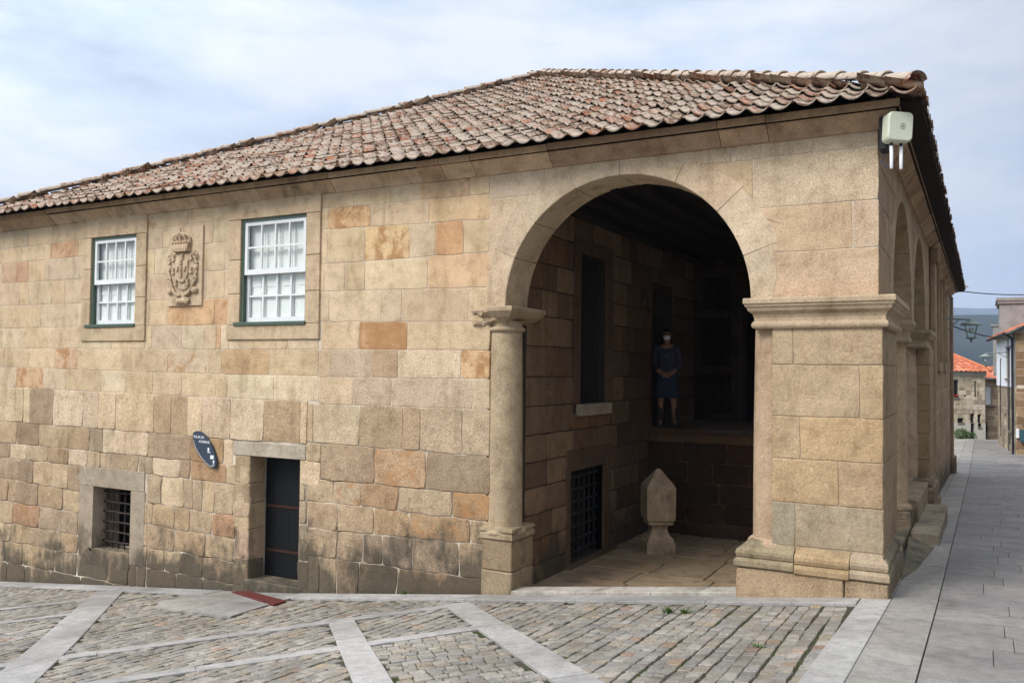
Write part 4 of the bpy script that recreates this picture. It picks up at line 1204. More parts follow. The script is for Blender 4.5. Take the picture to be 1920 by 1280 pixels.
# ---- roof
EZ = 4.86; PITCH = (8.66 - EZ) / 7.915
EX0, EX1, EY0, EY1 = -15.40, .43, -.42, 21.22
HALF = (EX1 - EX0) / 2
TERRA = [lin(142, 92, 66), lin(122, 82, 60), lin(160, 106, 78), lin(106, 80, 62), lin(140, 106, 82)]
rf = G()
TP, TL = .222, .30
sl = sqrt(1 + PITCH ** 2)
def tiles(org, ud, vd, width, run, inside, gg):
    """org: eave corner; ud along eave; vd up-slope horizontal dir; inside(u, v) tests the plan"""
    nrow = int(run * sl / TL) + 1; ncol = int(width / TP) + 1
    nu = 13
    for r in range(nrow):
        for c in range(ncol):
            u0 = c * TP; v0 = r * TL / sl
            if not inside(u0 + TP / 2, v0 + TL / sl * .2) or u0 + TP > width + .03: continue
            j = (random.uniform(-.007, .007), random.uniform(-.018, .018), random.uniform(-.006, .008), random.uniform(-.02, .02), random.uniform(-.03, .03))
            near = 1 if r < 16 else 0
            base = random.choice(TERRA); lich = random.uniform(.28, .74) if random.random() > .06 else random.uniform(.1, .3)
            col = jit(base, .15, .03)
            vs = []; cols = []; auxs = []; fs = []
            ks = [(-.0, 0), (.0, 1), (.5, 1), (1.25, 1)]
            for (t, up) in ks:
                for k in range(nu):
                    s_ = k / (nu - 1)
                    uu = u0 + s_ * TP * 1.02 + j[0] + j[4] * (t - .5) * TL
                    vv = v0 + t * TL / sl + j[1] + (0 if up else .004)
                    ph = 2 * pi * (s_ - .04)
                    wv = (1 - 2 * abs(sin(ph / 2)) ** .55) * .043 * (1.0 - .08 * t)
                    hh = PITCH * vv + wv + (.036 * (1 - t) if up else .012) + j[2] + j[3] * (s_ - .5)
                    if not up: hh = PITCH * vv + wv + .016 + j[2] + j[3] * (s_ - .5)
                    p = org + ud * uu + vd * vv + Vector((0, 0, hh))
                    vs.append(p)
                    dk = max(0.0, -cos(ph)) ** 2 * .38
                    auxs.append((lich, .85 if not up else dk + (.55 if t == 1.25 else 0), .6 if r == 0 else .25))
            for q in range(3):
                for k in range(nu - 1):
                    a = q * nu + k; fs.append((a, a + 1, a + nu + 1, a + nu))
            gg.add(vs, fs, col, auxs)
RUNW = 7.915
def hipin(width): return lambda u, v: v < RUNW and u > v - .03 and (width - u) > v - .03
A = Vector((EX0, EY0, EZ))
tiles(Vector((EX0, EY0, EZ)), Vector((1, 0, 0)), Vector((0, 1, 0)), EX1 - EX0, RUNW, hipin(EX1 - EX0), rf)
tiles(Vector((EX1, EY0, EZ)), Vector((0, 1, 0)), Vector((-1, 0, 0)), EY1 - EY0, RUNW, hipin(EY1 - EY0), rf)
tiles(Vector((EX1, EY1, EZ)), Vector((-1, 0, 0)), Vector((0, -1, 0)), EX1 - EX0, RUNW, hipin(EX1 - EX0), rf)
tiles(Vector((EX0, EY1, EZ)), Vector((0, -1, 0)), Vector((1, 0, 0)), EY1 - EY0, RUNW, hipin(EY1 - EY0), rf)
roof = rf.build('roof', M_TILE, house, smooth=True)
# boarding under the tiles
ap0 = (EX0 + RUNW, EY0 + RUNW); zr = EZ + PITCH * RUNW - .035
g = G()
i_ = .235
e = [(EX0 + i_, EY0 + i_, EZ - .03), (EX1 - i_, EY0 + i_, EZ - .03), (EX1 - i_, EY1 - i_, EZ - .03), (EX0 + i_, EY1 - i_, EZ - .03), (ap0[0], ap0[1], zr), (ap0[0], EY1 - RUNW, zr)]
e2 = [(x, y, z - .05) for x, y, z in e[:4]]
g.add(e + e2, [(0, 1, 4), (1, 2, 5, 4), (2, 3, 5), (3, 0, 4, 5), (6, 7, 8, 9), (0, 6, 7, 1), (1, 7, 8, 2), (2, 8, 9, 3), (3, 9, 6, 0)])
g.build('roof_boarding', M_DARKWOOD, house)
g = G(); g.box(.15, .395, -.18, 20.95, 4.80, 4.826); g.build('eave_soffit', M_DARKWOOD, house)
# hip and ridge caps
hp = G()
def caps(p0, p1, r=.088, n=None, flare=0):
    p0, p1 = Vector(p0), Vector(p1); d = p1 - p0; Ln = d.length; d.normalize()
    n = int(Ln / .36); side = d.cross(Vector((0, 0, 1))).normalized(); up = side.cross(d)
    for k in range(n):
        b = p0 + d * (k * Ln / n); L2 = Ln / n * 1.12
        col = jit(random.choice(TERRA), .2, .05); li = random.uniform(.4, 1)
        jz = random.uniform(-.006, .008)
        vs = []; auxs = []; fs = []; m = 9
        for (t, s_, lift) in ((0, .96, -.008), (0, 1.03, .006), (.06, 1.03, .006), (.12, 1.0, .003), (1, .88, -.014)):
            for q in range(m):
                a = pi * q / (m - 1)
                vs.append(b + d * (L2 * t) + side * (cos(a) * r * s_) + up * (sin(a) * r * s_ * .95 + lift + jz + .02))
                auxs.append((li, .7 if (t == 0 and s_ < 1) or q in (0, m - 1) else .05, .4))
        for z in range(4):
            for q in range(m - 1): fs.append((z * m + q, z * m + q + 1, (z + 1) * m + q + 1, (z + 1) * m + q))
        hp.add(vs, fs, col, auxs)
zt = EZ + PITCH * RUNW + .05
apA, apB = (ap0[0], ap0[1], zt), (ap0[0], EY1 - RUNW, zt)
caps((EX1 - .10, EY0 + .10, EZ + .085), apA); caps((EX0, EY0, EZ + .06), apA); caps((EX0, EY1, EZ + .06), apB); caps((EX1, EY1, EZ + .06), apB); caps(apA, apB)
hp.build('hip_tiles', M_TILE, house, smooth=True)
# up-turned tile at the street corner
g = G()
vs = []; fs = []
for k in range(7):
    t = k / 6
    for q in range(9):
        a = pi * q / 8
        d = Vector((1, -1, 0)).normalized(); s_ = Vector((1, 1, 0)).normalized()
        p = Vector((EX1 - .26, EY0 + .26, EZ + .135)) + d * (.30 * t) + s_ * cos(a) * (.085 + .012 * t) + Vector((0, 0, sin(a) * .075 - .12 * t + .10 * t * t))
        vs.append(p)
for k in range(6):
    for q in range(8): fs.append((k * 9 + q, k * 9 + q + 1, k * 9 + 10 + q, k * 9 + 9 + q))
g.add(vs, fs, lin(150, 90, 70), (.35, .1, .3))
g.build('corner_tile', M_TILE, house, smooth=True)

# ================================================================== GROUND
def grid_mesh(xs, ys, dz):
    g = G(); n = len(ys)
    for x in xs:
        for y in ys: g.v.append((x, y, gz(x, y) + dz(x, y)))
    g.c = [(.2, .2, .18)] * len(g.v); g.a = [(0, 0, 0)] * len(g.v)
    for i in range(len(xs) - 1):
        for j in range(n - 1): g.f.append((i * n + j, (i + 1) * n + j, (i + 1) * n + j + 1, i * n + j + 1))
    return g
xs = [-6000, -2000, -800, -300, -120, -60, -40, -30, -24] + [-20 + .8 * i for i in range(52)] + [24, 30, 40, 60, 120, 300, 800, 2000, 6000]
ys = [-2000, -600, -200, -80, -40, -30, -22] + [-18 + .8 * i for i in range(80)] + [48, 55, 65, 80, 120, 200, 400, 900, 2000, 5000]
def inside_house(x, y): return -16.0 < x < -.2 and .2 < y < 20.6
g = grid_mesh(xs, ys, lambda x, y: (-.013 if not (-16.1 < x < -.1 and .1 < y < 20.7) else -1.2))
land = struct(g.build('ground', M_JOINT))
land.data.materials.append(M_LAND)
for p in land.data.polygons:
    c = p.center
    if abs(c.x) > 45 or c.y > 52 or c.y < -35: p.material_index = 1

# ---- bands of grey granite (diamond pattern)
SLB = lin(164, 160, 155)
band = G()
BANDS = []      # for keeping setts out
def slab_line(p, q, w, seglen=1.1, h=.012, c=SLB):
    p, q = Vector((*p, 0)), Vector((*q, 0)); d = q - p; Ln = d.length; d.normalize(); s_ = Vector((-d.y, d.x, 0))
    BANDS.append((p.copy(), d.copy(), Ln, w / 2))
    n = max(1, round(Ln / seglen))
    for k in range(n):
        a, b = p + d * (Ln * k / n + .003), p + d * (Ln * (k + 1) / n - .003)
        col = jit(c, .06, .01); dz = random.uniform(-.002, .002)
        m = max(1, int((b - a).length / .4)); vs = []; fs = []
        for i in range(m + 1):
            c0 = a.lerp(b, i / m)
            for o, z in ((-w / 2, -.08), (-w / 2, h - .004), (-w / 2 + .005, h), (w / 2 - .005, h), (w / 2, h - .004), (w / 2, -.08)):
                v = c0 + s_ * o; vs.append((v.x, v.y, gz(v.x, v.y) + z + dz))
        for i in range(m):
            for q_ in range(5): fs.append((i * 6 + q_, i * 6 + q_ + 1, i * 6 + 7 + q_, i * 6 + 6 + q_))
        fs += [tuple(range(6)), tuple(range(m * 6, m * 6 + 6))[::-1]]
        band.add(vs, fs, col, (0, 0, 0))
# kerb strip along the house
slab_line((-17, -.27), (-8.75, -.27), .36, 1.5, .018); slab_line((-7.3, -.27), (-.16, -.27), .36, 1.35, .018)
slab_line((-4.42, -.66), (.2, -5.45), .29, 1.3)            # wide diagonal, right
slab_line((-10.75, -.48), (-2.9, -7.85), .42, 1.6, .0125)           # wide diagonal, left
slab_line((-5.12, -1.83), (-1.3, -5.75), .27, 1.2, .0115)
slab_line((-9.6, -7.4), (-4.40, -.80), .20, 1.25, .009)
slab_line((-8.9, -9.1), (-3.32, -1.88), .20, 1.25, .0085)
slab_line((-13.4, -6.4), (-10.2, -1.0), .17, 1.3, .0095)
slab_line((-11.9, -6.6), (-9.25, -1.95), .17, 1.3, .0095)
slab_line((-16.9, -.9), (-10.3, -7.1), .36, 1.5, .013)
slab_line((-.02, -9.5), (-.02, -.09), .26, 1.7, .016)
struct(band.build('paving_bands', M_SLAB))
def in_band(x, y, pad=0.0):
    for p, d, Ln, h in BANDS:
        vx, vy = x - p.x, y - p.y; t = vx * d.x + vy * d.y
        if -.02 < t < Ln + .02 and abs(-vx * d.y + vy * d.x) < h - pad: return True
    return False

# ---- concrete patch before the door
PATCH = [(-8.85, -.45), (-7.25, -.45), (-7.0, -1.15), (-6.85, -1.75), (-8.55, -1.45), (-8.95, -1.0)]
def in_poly(x, y, P):
    r = False; n = len(P)
    for i in range(n):
        (x0, y0), (x1, y1) = P[i], P[(i + 1) % n]
        if (y0 > y) != (y1 > y) and x < (x1 - x0) * (y - y0) / (y1 - y0) + x0: r = not r
    return r
g = G()
for poly, c in (([(-8.85, -.10), (-8.05, -.10), (-7.9, -1.55), (-8.55, -1.45), (-8.95, -1.0)], lin(158, 154, 146)), ([(-8.04, -.10), (-7.2, -.10), (-7.0, -1.15), (-6.85, -1.75), (-7.89, -1.55)], lin(150, 146, 140))):
    n = len(poly)
    vs = [(x, y, gz(x, y) + .013) for x, y in poly] + [(x, y, gz(x, y) - .08) for x, y in poly]
    g.add(vs, [tuple(range(n))] + [(i, (i + 1) % n, n + (i + 1) % n, n + i) for i in range(n)], c)
struct(g.build('concrete_pad', M_SLAB))

# ---- setts
sett = G()
SC = [lin(146, 139, 129), lin(138, 130, 118), lin(152, 144, 131), lin(134, 129, 120), lin(147, 136, 120), lin(142, 137, 129), lin(156, 149, 138)]
SCW = [lin(152, 130, 110), lin(158, 140, 118), lin(144, 122, 106)]
def one_sett(cx, cy, ax, ay, rot, full):
    n = 8
    ca, sa = cos(rot + random.uniform(-.06, .06)), sin(rot + random.uniform(-.06, .06))
    col = tuple(1.02 * q_ for q_ in jit(random.choice(SCW) if random.random() < .03 else random.choice(SC), .11, .012))
    dz = random.uniform(-.005, .004); tx, ty = random.uniform(-.04, .04), random.uniform(-.04, .04)
    ring = [(-1, -.80), (-.80, -1), (.80, -1), (1, -.80), (1, .80), (.80, 1), (-.80, 1), (-1, .80)]
    jr = [(a * random.uniform(.93, 1.05), b * random.uniform(.93, 1.05)) for a, b in ring]
    vs = []; fs = []
    base = gz(cx, cy)
    gxs = (gz(cx + .05, cy) - base) / .05; gys = (gz(cx, cy + .05) - base) / .05
    for s_, z in ((1.0, -.055), (.99, -.007), (.93, -.0005), (.5, .001)):
        for a, b in jr:
            lx, ly = a * ax * s_, b * ay * s_
            x, y = lx * ca - ly * sa, lx * sa + ly * ca
            vs.append((cx + x, cy + y, base + gxs * x + gys * y + z + dz + tx * lx + ty * ly + random.uniform(-.0015, .0015)))
    for r in range(3):
        for i in range(n): fs.append((r * n + i, r * n + (i + 1) % n, (r + 1) * n + (i + 1) % n, (r + 1) * n + i))
    fs.append(tuple(range(3 * n, 4 * n)))
    sett.add(vs, fs, col, (0, 0, 0))
def panel_kind(x, y):
    # the diamond between the diagonals is laid along them
    if y < -1.9 and (x + 4.42) * .69 + (y + .66) * .72 < 0 and (x + 5.12) * .72 + (y + 1.83) * .70 > 0 and (x + 3.32) * .79 - (y + 1.88) * .61 > 0: return 1
    return 0
def lay(rot, kind, x0, x1, y0, y1, rw=.108, bl=.15):
    cr, sr = cos(rot), sin(rot)
    R = 14; u = -R
    cx0, cy0 = (x0 + x1) / 2, (y0 + y1) / 2
    while u < R:
        w = rw * random.uniform(.9, 1.12); v = -R + random.uniform(0, .1)
        ph = random.uniform(0, 6)
        while v < R:
            l = bl * random.uniform(.72, 1.25)
            vv = v + l / 2; uu = u + w / 2 + .012 * sin(vv * 1.3 + ph)
            x = cx0 + uu * cr - vv * sr; y = cy0 + uu * sr + vv * cr
            v += l
            if not (x0 < x < x1 and y0 < y < y1): continue
            if y > -.5 or in_band(x, y, -.012) or in_poly(x, y, PATCH): continue
            if x > -.16: continue
            if panel_kind(x, y) != kind: continue
            one_sett(x, y, w / 2 - .0030, l / 2 - .0045, rot, True)
        u += w
lay(radians(2), 0, -17.5, -.15, -7.6, -.45, .116, .15)
lay(radians(-46), 1, -6.0, -1.0, -6.5, -1.8, .115, .125)
so = struct(sett.build('cobbled_square', M_SETT))
print('setts', len(sett.f) // 25)

# ---- pavement and street of big slabs
sl_ = G()
def slab(x0, x1, y0, y1, c, h=.0, gap=.003):
    vs = []; fs = []; dz = random.uniform(-.0015, .0015)
    for x in (x0 + gap, x1 - gap):
        for y in (y0 + gap, y1 - gap): vs.append((x, y, gz(x, y) + h + dz))
    vs += [(x, y, z - .06) for x, y, z in vs]
    fs = [(0, 1, 3, 2), (0, 4, 5, 1), (1, 5, 7, 3), (3, 7, 6, 2), (2, 6, 4, 0)]
    sl_.add(vs, fs, c, (0, 0, 0))
y = -10.0
while y < 42:                 # narrow pavement beside the wall
    Ln = random.uniform(.8, 1.15); e_ = y + Ln
    for a, b in ((y, e_),):
        slab(.115, .50, a, b, jit(lin(148, 142, 134), .11, .015), .016)
    if y > -.2: slab(-.45 if y > .2 else .0, .112, max(y, .0), b, jit(lin(150, 144, 134), .07, .01), .012)
    y = e_
y = -10.2; r = 0
while y < 42:
    d = random.uniform(.46, .60); x = .503
    if r % 2: x += 0
    first = True
    while x < 7.5:
        w = random.uniform(.55, 1.15) * (.6 if first and r % 2 else 1)
        slab(x, min(7.5, x + w), y, y + d, jit(lin(134, 128, 123), .12, .015), .004); x += w; first = False
    y += d; r += 1
struct(sl_.build('street_paving', M_SLAB))

# tufts of grass between the setts
def tuft(x, y, lab, n=26, h=.07):
    n *= 2; h *= 1.0
    g = G(); z = gz(x, y) - .005
    for i in range(n):
        a = random.uniform(0, 2 * pi); r = random.uniform(0, .045); bx, by = x + r * cos(a), y + r * sin(a)
        hh = h * random.uniform(.5, 1); l = random.uniform(.01, .05); w = .006
        tx, ty = bx + cos(a) * l, by + sin(a) * l; px, py = -sin(a) * w, cos(a) * w
        g.add([(bx - px, by - py, z), (bx + px, by + py, z), (lerp(bx, tx, .5) + px * .7, lerp(by, ty, .5) + py * .7, z + hh * .65), (lerp(bx, tx, .5) - px * .7, lerp(by, ty, .5) - py * .7, z + hh * .65), (tx, ty, z + hh)], [(0, 1, 2, 3), (3, 2, 4)])
    return tag(g.build('grass_tuft', M_LEAF), lab, 'grass tuft', 'grass tufts between the setts')
tuft(-1.80, -.98, 'left of the two green grass tufts in the setts before the arch')
tuft(-1.62, -1.00, 'right of the two green grass tufts in the setts before the arch', 22, .055)
tuft(-5.55, -.10, 'weed growing from the wall foot between door and column', 14, .09)
tuft(-.62, -2.35, 'small green weed in the joints near the slab strip on the right', 14, .03)

# ================================================================== THINGS
# red mat/plate
g = G()
c4 = [(-8.50, -.16), (-8.36, -.06), (-6.98, -.66), (-7.02, -.98)]
c4 = [(-8.48, -.20), (-8.30, -.07), (-6.95, -.72), (-6.90, -1.00)]
vs = [(x, y, gz(x, y) + .026) for x, y in c4] + [(x, y, gz(x, y) - .0) for x, y in c4]
g.add(vs, [(0, 1, 2, 3), (0, 4, 5, 1), (1, 5, 6, 2), (2, 6, 7, 3), (3, 7, 4, 0)])
mat_ = tag(g.build('floor_plate', M_REDMAT), 'worn red painted metal plate lying before the dark doorway', 'cover plate')
g = G(); g.box(-7.22, -7.14, -.86, -.83, gz(-7.2, -.85) + .024, gz(-7.2, -.85) + .034, bev=.003); g.build('handle', M_DARKIRON, mat_)

# oval sign
sgn = thing('wall_sign', 'slanted dark blue oval sign with white lettering to the left of the dark door', 'sign', (-9.25, -.02, 1.0))
SP_ = [(-9.51, 1.232), (-9.431, 1.268), (-9.317, 1.249), (-9.201, 1.167), (-9.097, 1.047), (-9.026, 0.918), (-9.0, 0.802), (-9.043, 0.745), (-9.143, 0.754), (-9.281, 0.84), (-9.398, 0.952), (-9.494, 1.09)]
def smooth_loop(P, n=5):
    o = []
    for i in range(len(P)):
        p0, p1, p2, p3 = (Vector(P[(i + k) % len(P)]) for k in (-1, 0, 1, 2))
        for k in range(n):
            t = k / n
            v = .5 * ((2 * p1) + (-p0 + p2) * t + (2 * p0 - 5 * p1 + 4 * p2 - p3) * t * t + (-p0 + 3 * p1 - 3 * p2 + p3) * t ** 3)
            o.append((v.x, v.y))
    return o
lp = smooth_loop(SP_)
g = G(); n = len(lp)
vs = [(x, -.030, z) for x, z in lp] + [(x, -.052, z) for x, z in lp]
cx, cz = sum(p[0] for p in lp) / n, sum(p[1] for p in lp) / n
vs += [(cx + (x - cx) * .985, -.056, cz + (z - cz) * .985) for x, z in lp]
g.add(vs, [(i, (i + 1) % n, n + (i + 1) % n, n + i) for i in range(n)] + [(n + i, n + (i + 1) % n, 2 * n + (i + 1) % n, 2 * n + i) for i in range(n)] + [tuple(range(n))[::-1], tuple(range(2 * n, 3 * n))])
g.build('sign_plate', M_SIGN, sgn)
for x, z in ((-9.38, 1.1), (-9.14, .9)):
    g = G(); g.tube([(x, -.03, z), (x, .03, z)], .02, 10); g.build('spacer', M_DARKIRON, sgn)
def text(s, x, z, size, parent, mat, rot=0.0, name='lettering', y=-.0585, sx=1.0):
    cu = bpy.data.curves.new(name, 'FONT'); cu.body = s; cu.size = size; cu.extrude = .0008; cu.align_x = 'LEFT'
    cu.space_character = 1.05; cu.offset = size * .012
    o = bpy.data.objects.new(name, cu); COL.objects.link(o)
    dg = bpy.context.evaluated_depsgraph_get(); me = bpy.data.meshes.new_from_object(o.evaluated_get(dg))
    bpy.data.objects.remove(o)
    me.transform(Matrix.Scale(sx, 4, (1, 0, 0)))
    me.transform(Matrix.Translation((x, y, z)) @ Matrix.Rotation(rot, 4, 'Y') @ Matrix.Rotation(radians(90), 4, 'X'))
    off = Vector((0, 0, 0)); p = parent
    while p: off += p.location; p = p.parent
    me.transform(Matrix.Translation(-off))
    me.materials.clear(); me.materials.append(mat)
    q = bpy.data.objects.new(name, me); COL.objects.link(q); q.parent = parent
    return q
text("SOLAR DO", -9.485, 1.170, .052, sgn, M_LETTER, radians(1.5), sx=.84)
text("ALVARINHO", -9.375, 1.103, .052, sgn, M_LETTER, radians(1.5), sx=.78)
g = G()
def plate(x0, x1, z0, z1, y=-.0582): g.box(x0, x1, y - .0008, y + .0004, z0, z1)
plate(-9.185, -9.165, .965, 1.035); plate(-9.185, -9.125, .960, .975); plate(-9.165, -9.150, .985, 1.035)   # small L-shaped mark
plate(-9.125, -9.055, .873, .928)
g.build('mark', M_LETTER, sgn)
g = G()   # little tree/arrow mark
g.add([(-9.08, -.059, .83), (-9.055, -.059, .865), (-9.03, -.059, .83), (-9.044, -.059, .83), (-9.046, -.059, .792), (-9.062, -.059, .792), (-9.065, -.059, .83)], [(0, 6, 3, 2, 1), (6, 5, 4, 3)])
g.box(-9.085, -9.035, -.059, -.0575, .778, .783)
g.build('mark', M_LETTER, sgn)
g = G()   # white rim line on the left and underneath
lpz = [(cx + (x - cx) * .90, cz + (z - cz) * .90) for x, z in lp]
idx = [i for i in range(n)]
seg_ = [lpz[i % n] for i in range(35, 58)]
for (x0, z0), (x1, z1) in zip(seg_, seg_[1:]):
    d = Vector((x1 - x0, z1 - z0)); d.normalize(); px, pz = -d.y * .003, d.x * .003
    g.add([(x0 - px, -.0585, z0 - pz), (x0 + px, -.0585, z0 + pz), (x1 + px, -.0585, z1 + pz), (x1 - px, -.0585, z1 - pz)], [(0, 1, 2, 3)])
g.build('rim_line', M_LETTER, sgn)
for k in range(5):
    g = G(); x = -9.40 + k * .045; z = 1.02 - k * .035
    g.box(x, x + .0035, -.0587, -.0575, z - .11, z); g.build('faint_text', M_BROWNLAB, sgn)

# antenna box on the corner
ant = thing('antenna_box', 'cream wireless antenna box with two white rods high on the house corner', 'antenna box', (.12, -.2, 4.4))
def rbox(w, h, d, r, M4, seg=6):
    g = G(); ring = []
    for (sx, sz, a0) in ((1, 1, 0), (-1, 1, 90), (-1, -1, 180), (1, -1, 270)):
        for k in range(seg + 1):
            a = radians(a0 + 90 * k / seg); ring.append((sx * (w / 2 - r) + r * cos(a), sz * (h / 2 - r) + r * sin(a)))
    n = len(ring); vs = []
    for (s_, y) in ((.90, d / 2), (1, d / 2 - .02), (1, -d / 2 + .03), (.97, -d / 2 + .01), (.90, -d / 2)):
        for x, z in ring: vs.append(M4 @ Vector((x * s_, y, z * s_)))
    fs = [(k * n + i, k * n + (i + 1) % n, (k + 1) * n + (i + 1) % n, (k + 1) * n + i) for k in range(4) for i in range(n)] + [tuple(range(n))[::-1], tuple(range(4 * n, 5 * n))]
    return g.add(vs, fs)
MB = Matrix.Translation((.185, -.20, 4.575)) @ Matrix.Rotation(radians(30), 4, 'Z') @ Matrix.Rotation(radians(3), 4, 'Y') @ Matrix.Scale(.92, 4)
bx = rbox(.26, .31, .16, .05, MB).build('housing', M_BOX, ant)
g = G()
for k in range(16):
    a0, a1 = 2 * pi * k / 16, 2 * pi * (k + 1) / 16
    q = [MB @ Vector((.02 + r * cos(a), -.0825, .0 + r * 1.25 * sin(a))) for a, r in ((a0, .020), (a1, .020), (a1, .026), (a0, .026))]
    g.add(q, [(0, 1, 2, 3)])
g.add([MB @ Vector((x, -.0825, z)) for x, z in ((.012, -.012), (.028, -.012), (.028, .012), (.012, .012))], [(0, 1, 2, 3)])
g.build('emblem', M_LAMPGREY, bx)
for dx in (-.055, .045):
    p = MB @ Vector((dx, .0, -.155))
    g = G(); g.tube([p, p + Vector((0, 0, -.035))], .014, 10); ad = g.build('connector', M_BLACK, ant)
    g = G(); g.tube([p + Vector((0, 0, -.03)), p + Vector((0, 0, -.24)), p + Vector((0, 0, -.25))], [.017, .015, .012], 12); g.build('antenna_rod', M_PLWHITE, ant, smooth=True)
g = G(); g.box(.02, .10, -.16, .04, 4.40, 4.72, bev=.006); g.box(.02, .16, -.14, -.08, 4.52, 4.62); g.build('bracket', M_DARKIRON, ant)
g = G()
g.tube([(.05, -.05, 4.42), (.055, -.06, 4.36), (.03, -.07, 4.30), (.06, -.08, 4.25), (.10, -.09, 4.24), (.13, -.12, 4.28), (.14, -.16, 4.40)], .004, 6)
g.build('cable', simple('blue_cable', (0.03, 0.05, .16), .5), ant)

# stone pinnacle in the loggia
pin_ = G()
px_, py_ = -3.47, 3.55
pc = lin(174, 152, 124)
def sq(prof, cx, cy, rot=0):
    vs = []; fs = []
    for h, z in prof:
        for k in range(4):
            a = rot + pi / 4 + k * pi / 2; vs.append((cx + h * sqrt(2) * cos(a), cy + h * sqrt(2) * sin(a), z))
    for r in range(len(prof) - 1):
        for k in range(4): fs.append((r * 4 + k, r * 4 + (k + 1) % 4, r * 4 + 4 + (k + 1) % 4, r * 4 + 4 + k))
    fs += [(3, 2, 1, 0), tuple(len(vs) - 4 + k for k in range(4))]
    return vs, fs
Z0 = FL + .02
vs, fs = sq([(.215, Z0), (.215, Z0 + .16), (.20, Z0 + .18), (.19, Z0 + .22), (.14, Z0 + .28), (.115, Z0 + .36), (.125, Z0 + .41), (.17, Z0 + .425), (.19, Z0 + .435), (.19, Z0 + .46), (.175, Z0 + .465), (.20, Z0 + .485), (.215, Z0 + .53), (.22, Z0 + .60), (.22, Z0 + .98), (.215, Z0 + 1.0), (.03, Z0 + 1.25), (.0, Z0 + 1.26)], px_, py_, radians(33))
pin_.add(vs, fs, pc, (0, .25, .5))
tag(pin_.build('stone_pinnacle', M_TRIM), 'pale square stone pinnacle with pointed top standing on the loggia floor', 'stone pinnacle')

# litter
g = G(); lx, ly = -1.92, 1.05
for k in range(4):
    a = k * 1.7
    g.add([(lx + .03 * cos(a), ly + .03 * sin(a), FL + .04), (lx + .035 * cos(a + 1), ly + .03 * sin(a + 1), FL + .055 + .01 * k), (lx + .02 * cos(a + 2), ly + .03 * sin(a + 2), FL + .07), (lx, ly, FL + .045)], [(0, 1, 2, 3)])
tag(g.build('paper_scrap', M_PAPER), 'crumpled scrap of white paper on the loggia floor near the corner pier', 'litter')

# ---- the person on the landing
per = thing('person', 'person in face mask, grey-blue top and skirt standing with hands clasped on the dark landing', 'person', (-3.60, 5.32, 1.28))
def skin(verts, edges, radii, name, mat, parent, sub=2, root=0):
    me = bpy.data.meshes.new(name)
    me.from_pydata([Vector(v) for v in verts], edges, [])
    o = bpy.data.objects.new(name, me); COL.objects.link(o)
    m = o.modifiers.new('s', 'SKIN'); m.use_smooth_shade = True
    for i, r in enumerate(radii):
        d = me.skin_vertices[0].data[i]; d.radius = r if isinstance(r, tuple) else (r, r); d.use_root = (i == root)
    s_ = o.modifiers.new('u', 'SUBSURF'); s_.levels = sub; s_.render_levels = sub
    dg = bpy.context.evaluated_depsgraph_get(); dg.update()
    m2 = bpy.data.meshes.new_from_object(o.evaluated_get(dg))
    bpy.data.objects.remove(o)
    m2.materials.clear(); m2.materials.append(mat)
    for p in m2.polygons: p.use_smooth = True
    q = bpy.data.objects.new(name, m2); COL.objects.link(q); q.parent = parent
    return q
# figure faces roughly the camera (-Y, slightly +X); local frame, feet at z=0
V_ = [(0, 0, .92), (0, 0, 1.08), (0, .01, 1.25), (0, .01, 1.37), (0, 0, 1.44), (0, -.005, 1.50), (0, -.01, 1.58), (0, 0, 1.66),      # 0-7 trunk, neck, head
      (-.16, .01, 1.36), (-.215, .02, 1.10), (-.13, -.12, .95), (-.05, -.16, .90),                                          # 8-11 right arm
      (.16, .01, 1.36), (.215, .02, 1.10), (.13, -.12, .95), (.05, -.16, .90),                                              # 12-15 left arm
      (-.09, 0, .85), (-.10, -.01, .48), (-.11, .02, .10), (-.12, -.10, .03),                                                # 16-19
      (.09, 0, .85), (.11, -.02, .48), (.15, .01, .10), (.18, -.10, .03)]
E_ = [(0, 1), (1, 2), (2, 3), (3, 4), (4, 5), (5, 6), (6, 7), (3, 8), (8, 9), (9, 10), (10, 11), (3, 12), (12, 13), (13, 14), (14, 15), (0, 16), (16, 17), (17, 18), (18, 19), (0, 20), (20, 21), (21, 22), (22, 23)]
R_ = [(.15, .10), (.125, .09), (.14, .095), (.12, .08), (.05, .05), (.062, .07), (.078, .09), (.06, .07), .055, .042, .033, .024, .055, .042, .033, .024, .085, .055, .038, .034, .085, .055, .038, .034]
skin(V_, E_, R_, 'body', M_SKIN, per)
# clothes
skin([(0, 0, .90), (0, 0, 1.08), (0, .01, 1.25), (0, .01, 1.375), (0, 0, 1.43), (-.165, .01, 1.365), (-.22, .02, 1.10), (-.145, -.105, .965), (.165, .01, 1.365), (.22, .02, 1.10), (.145, -.105, .965)],
     [(0, 1), (1, 2), (2, 3), (3, 4), (3, 5), (5, 6), (6, 7), (3, 8), (8, 9), (9, 10)], [(.175, .125), (.145, .108), (.155, .112), (.135, .095), .062, .068, .054, .045, .068, .054, .045], 'sweater', M_SHIRT, per)
g = G()
prof = [(.165, .93), (.18, .85), (.195, .70), (.215, .55), (.22, .50), (.205, .50)]
vs = []; fs = []; seg = 24
for i in range(seg):
    a = 2 * pi * i / seg
    for r, z in prof:
        k = 1 + .05 * sin(a * 7) * (.95 - z); vs.append((-3.60 + r * k * cos(a), 5.32 + r * .72 * k * sin(a), 1.28 + z))
for i in range(seg):
    for q in range(5): fs.append((i * 6 + q, ((i + 1) % seg) * 6 + q, ((i + 1) % seg) * 6 + q + 1, i * 6 + q + 1))
g.add(vs, fs); g.build('skirt', M_SKIRT, per, smooth=True)
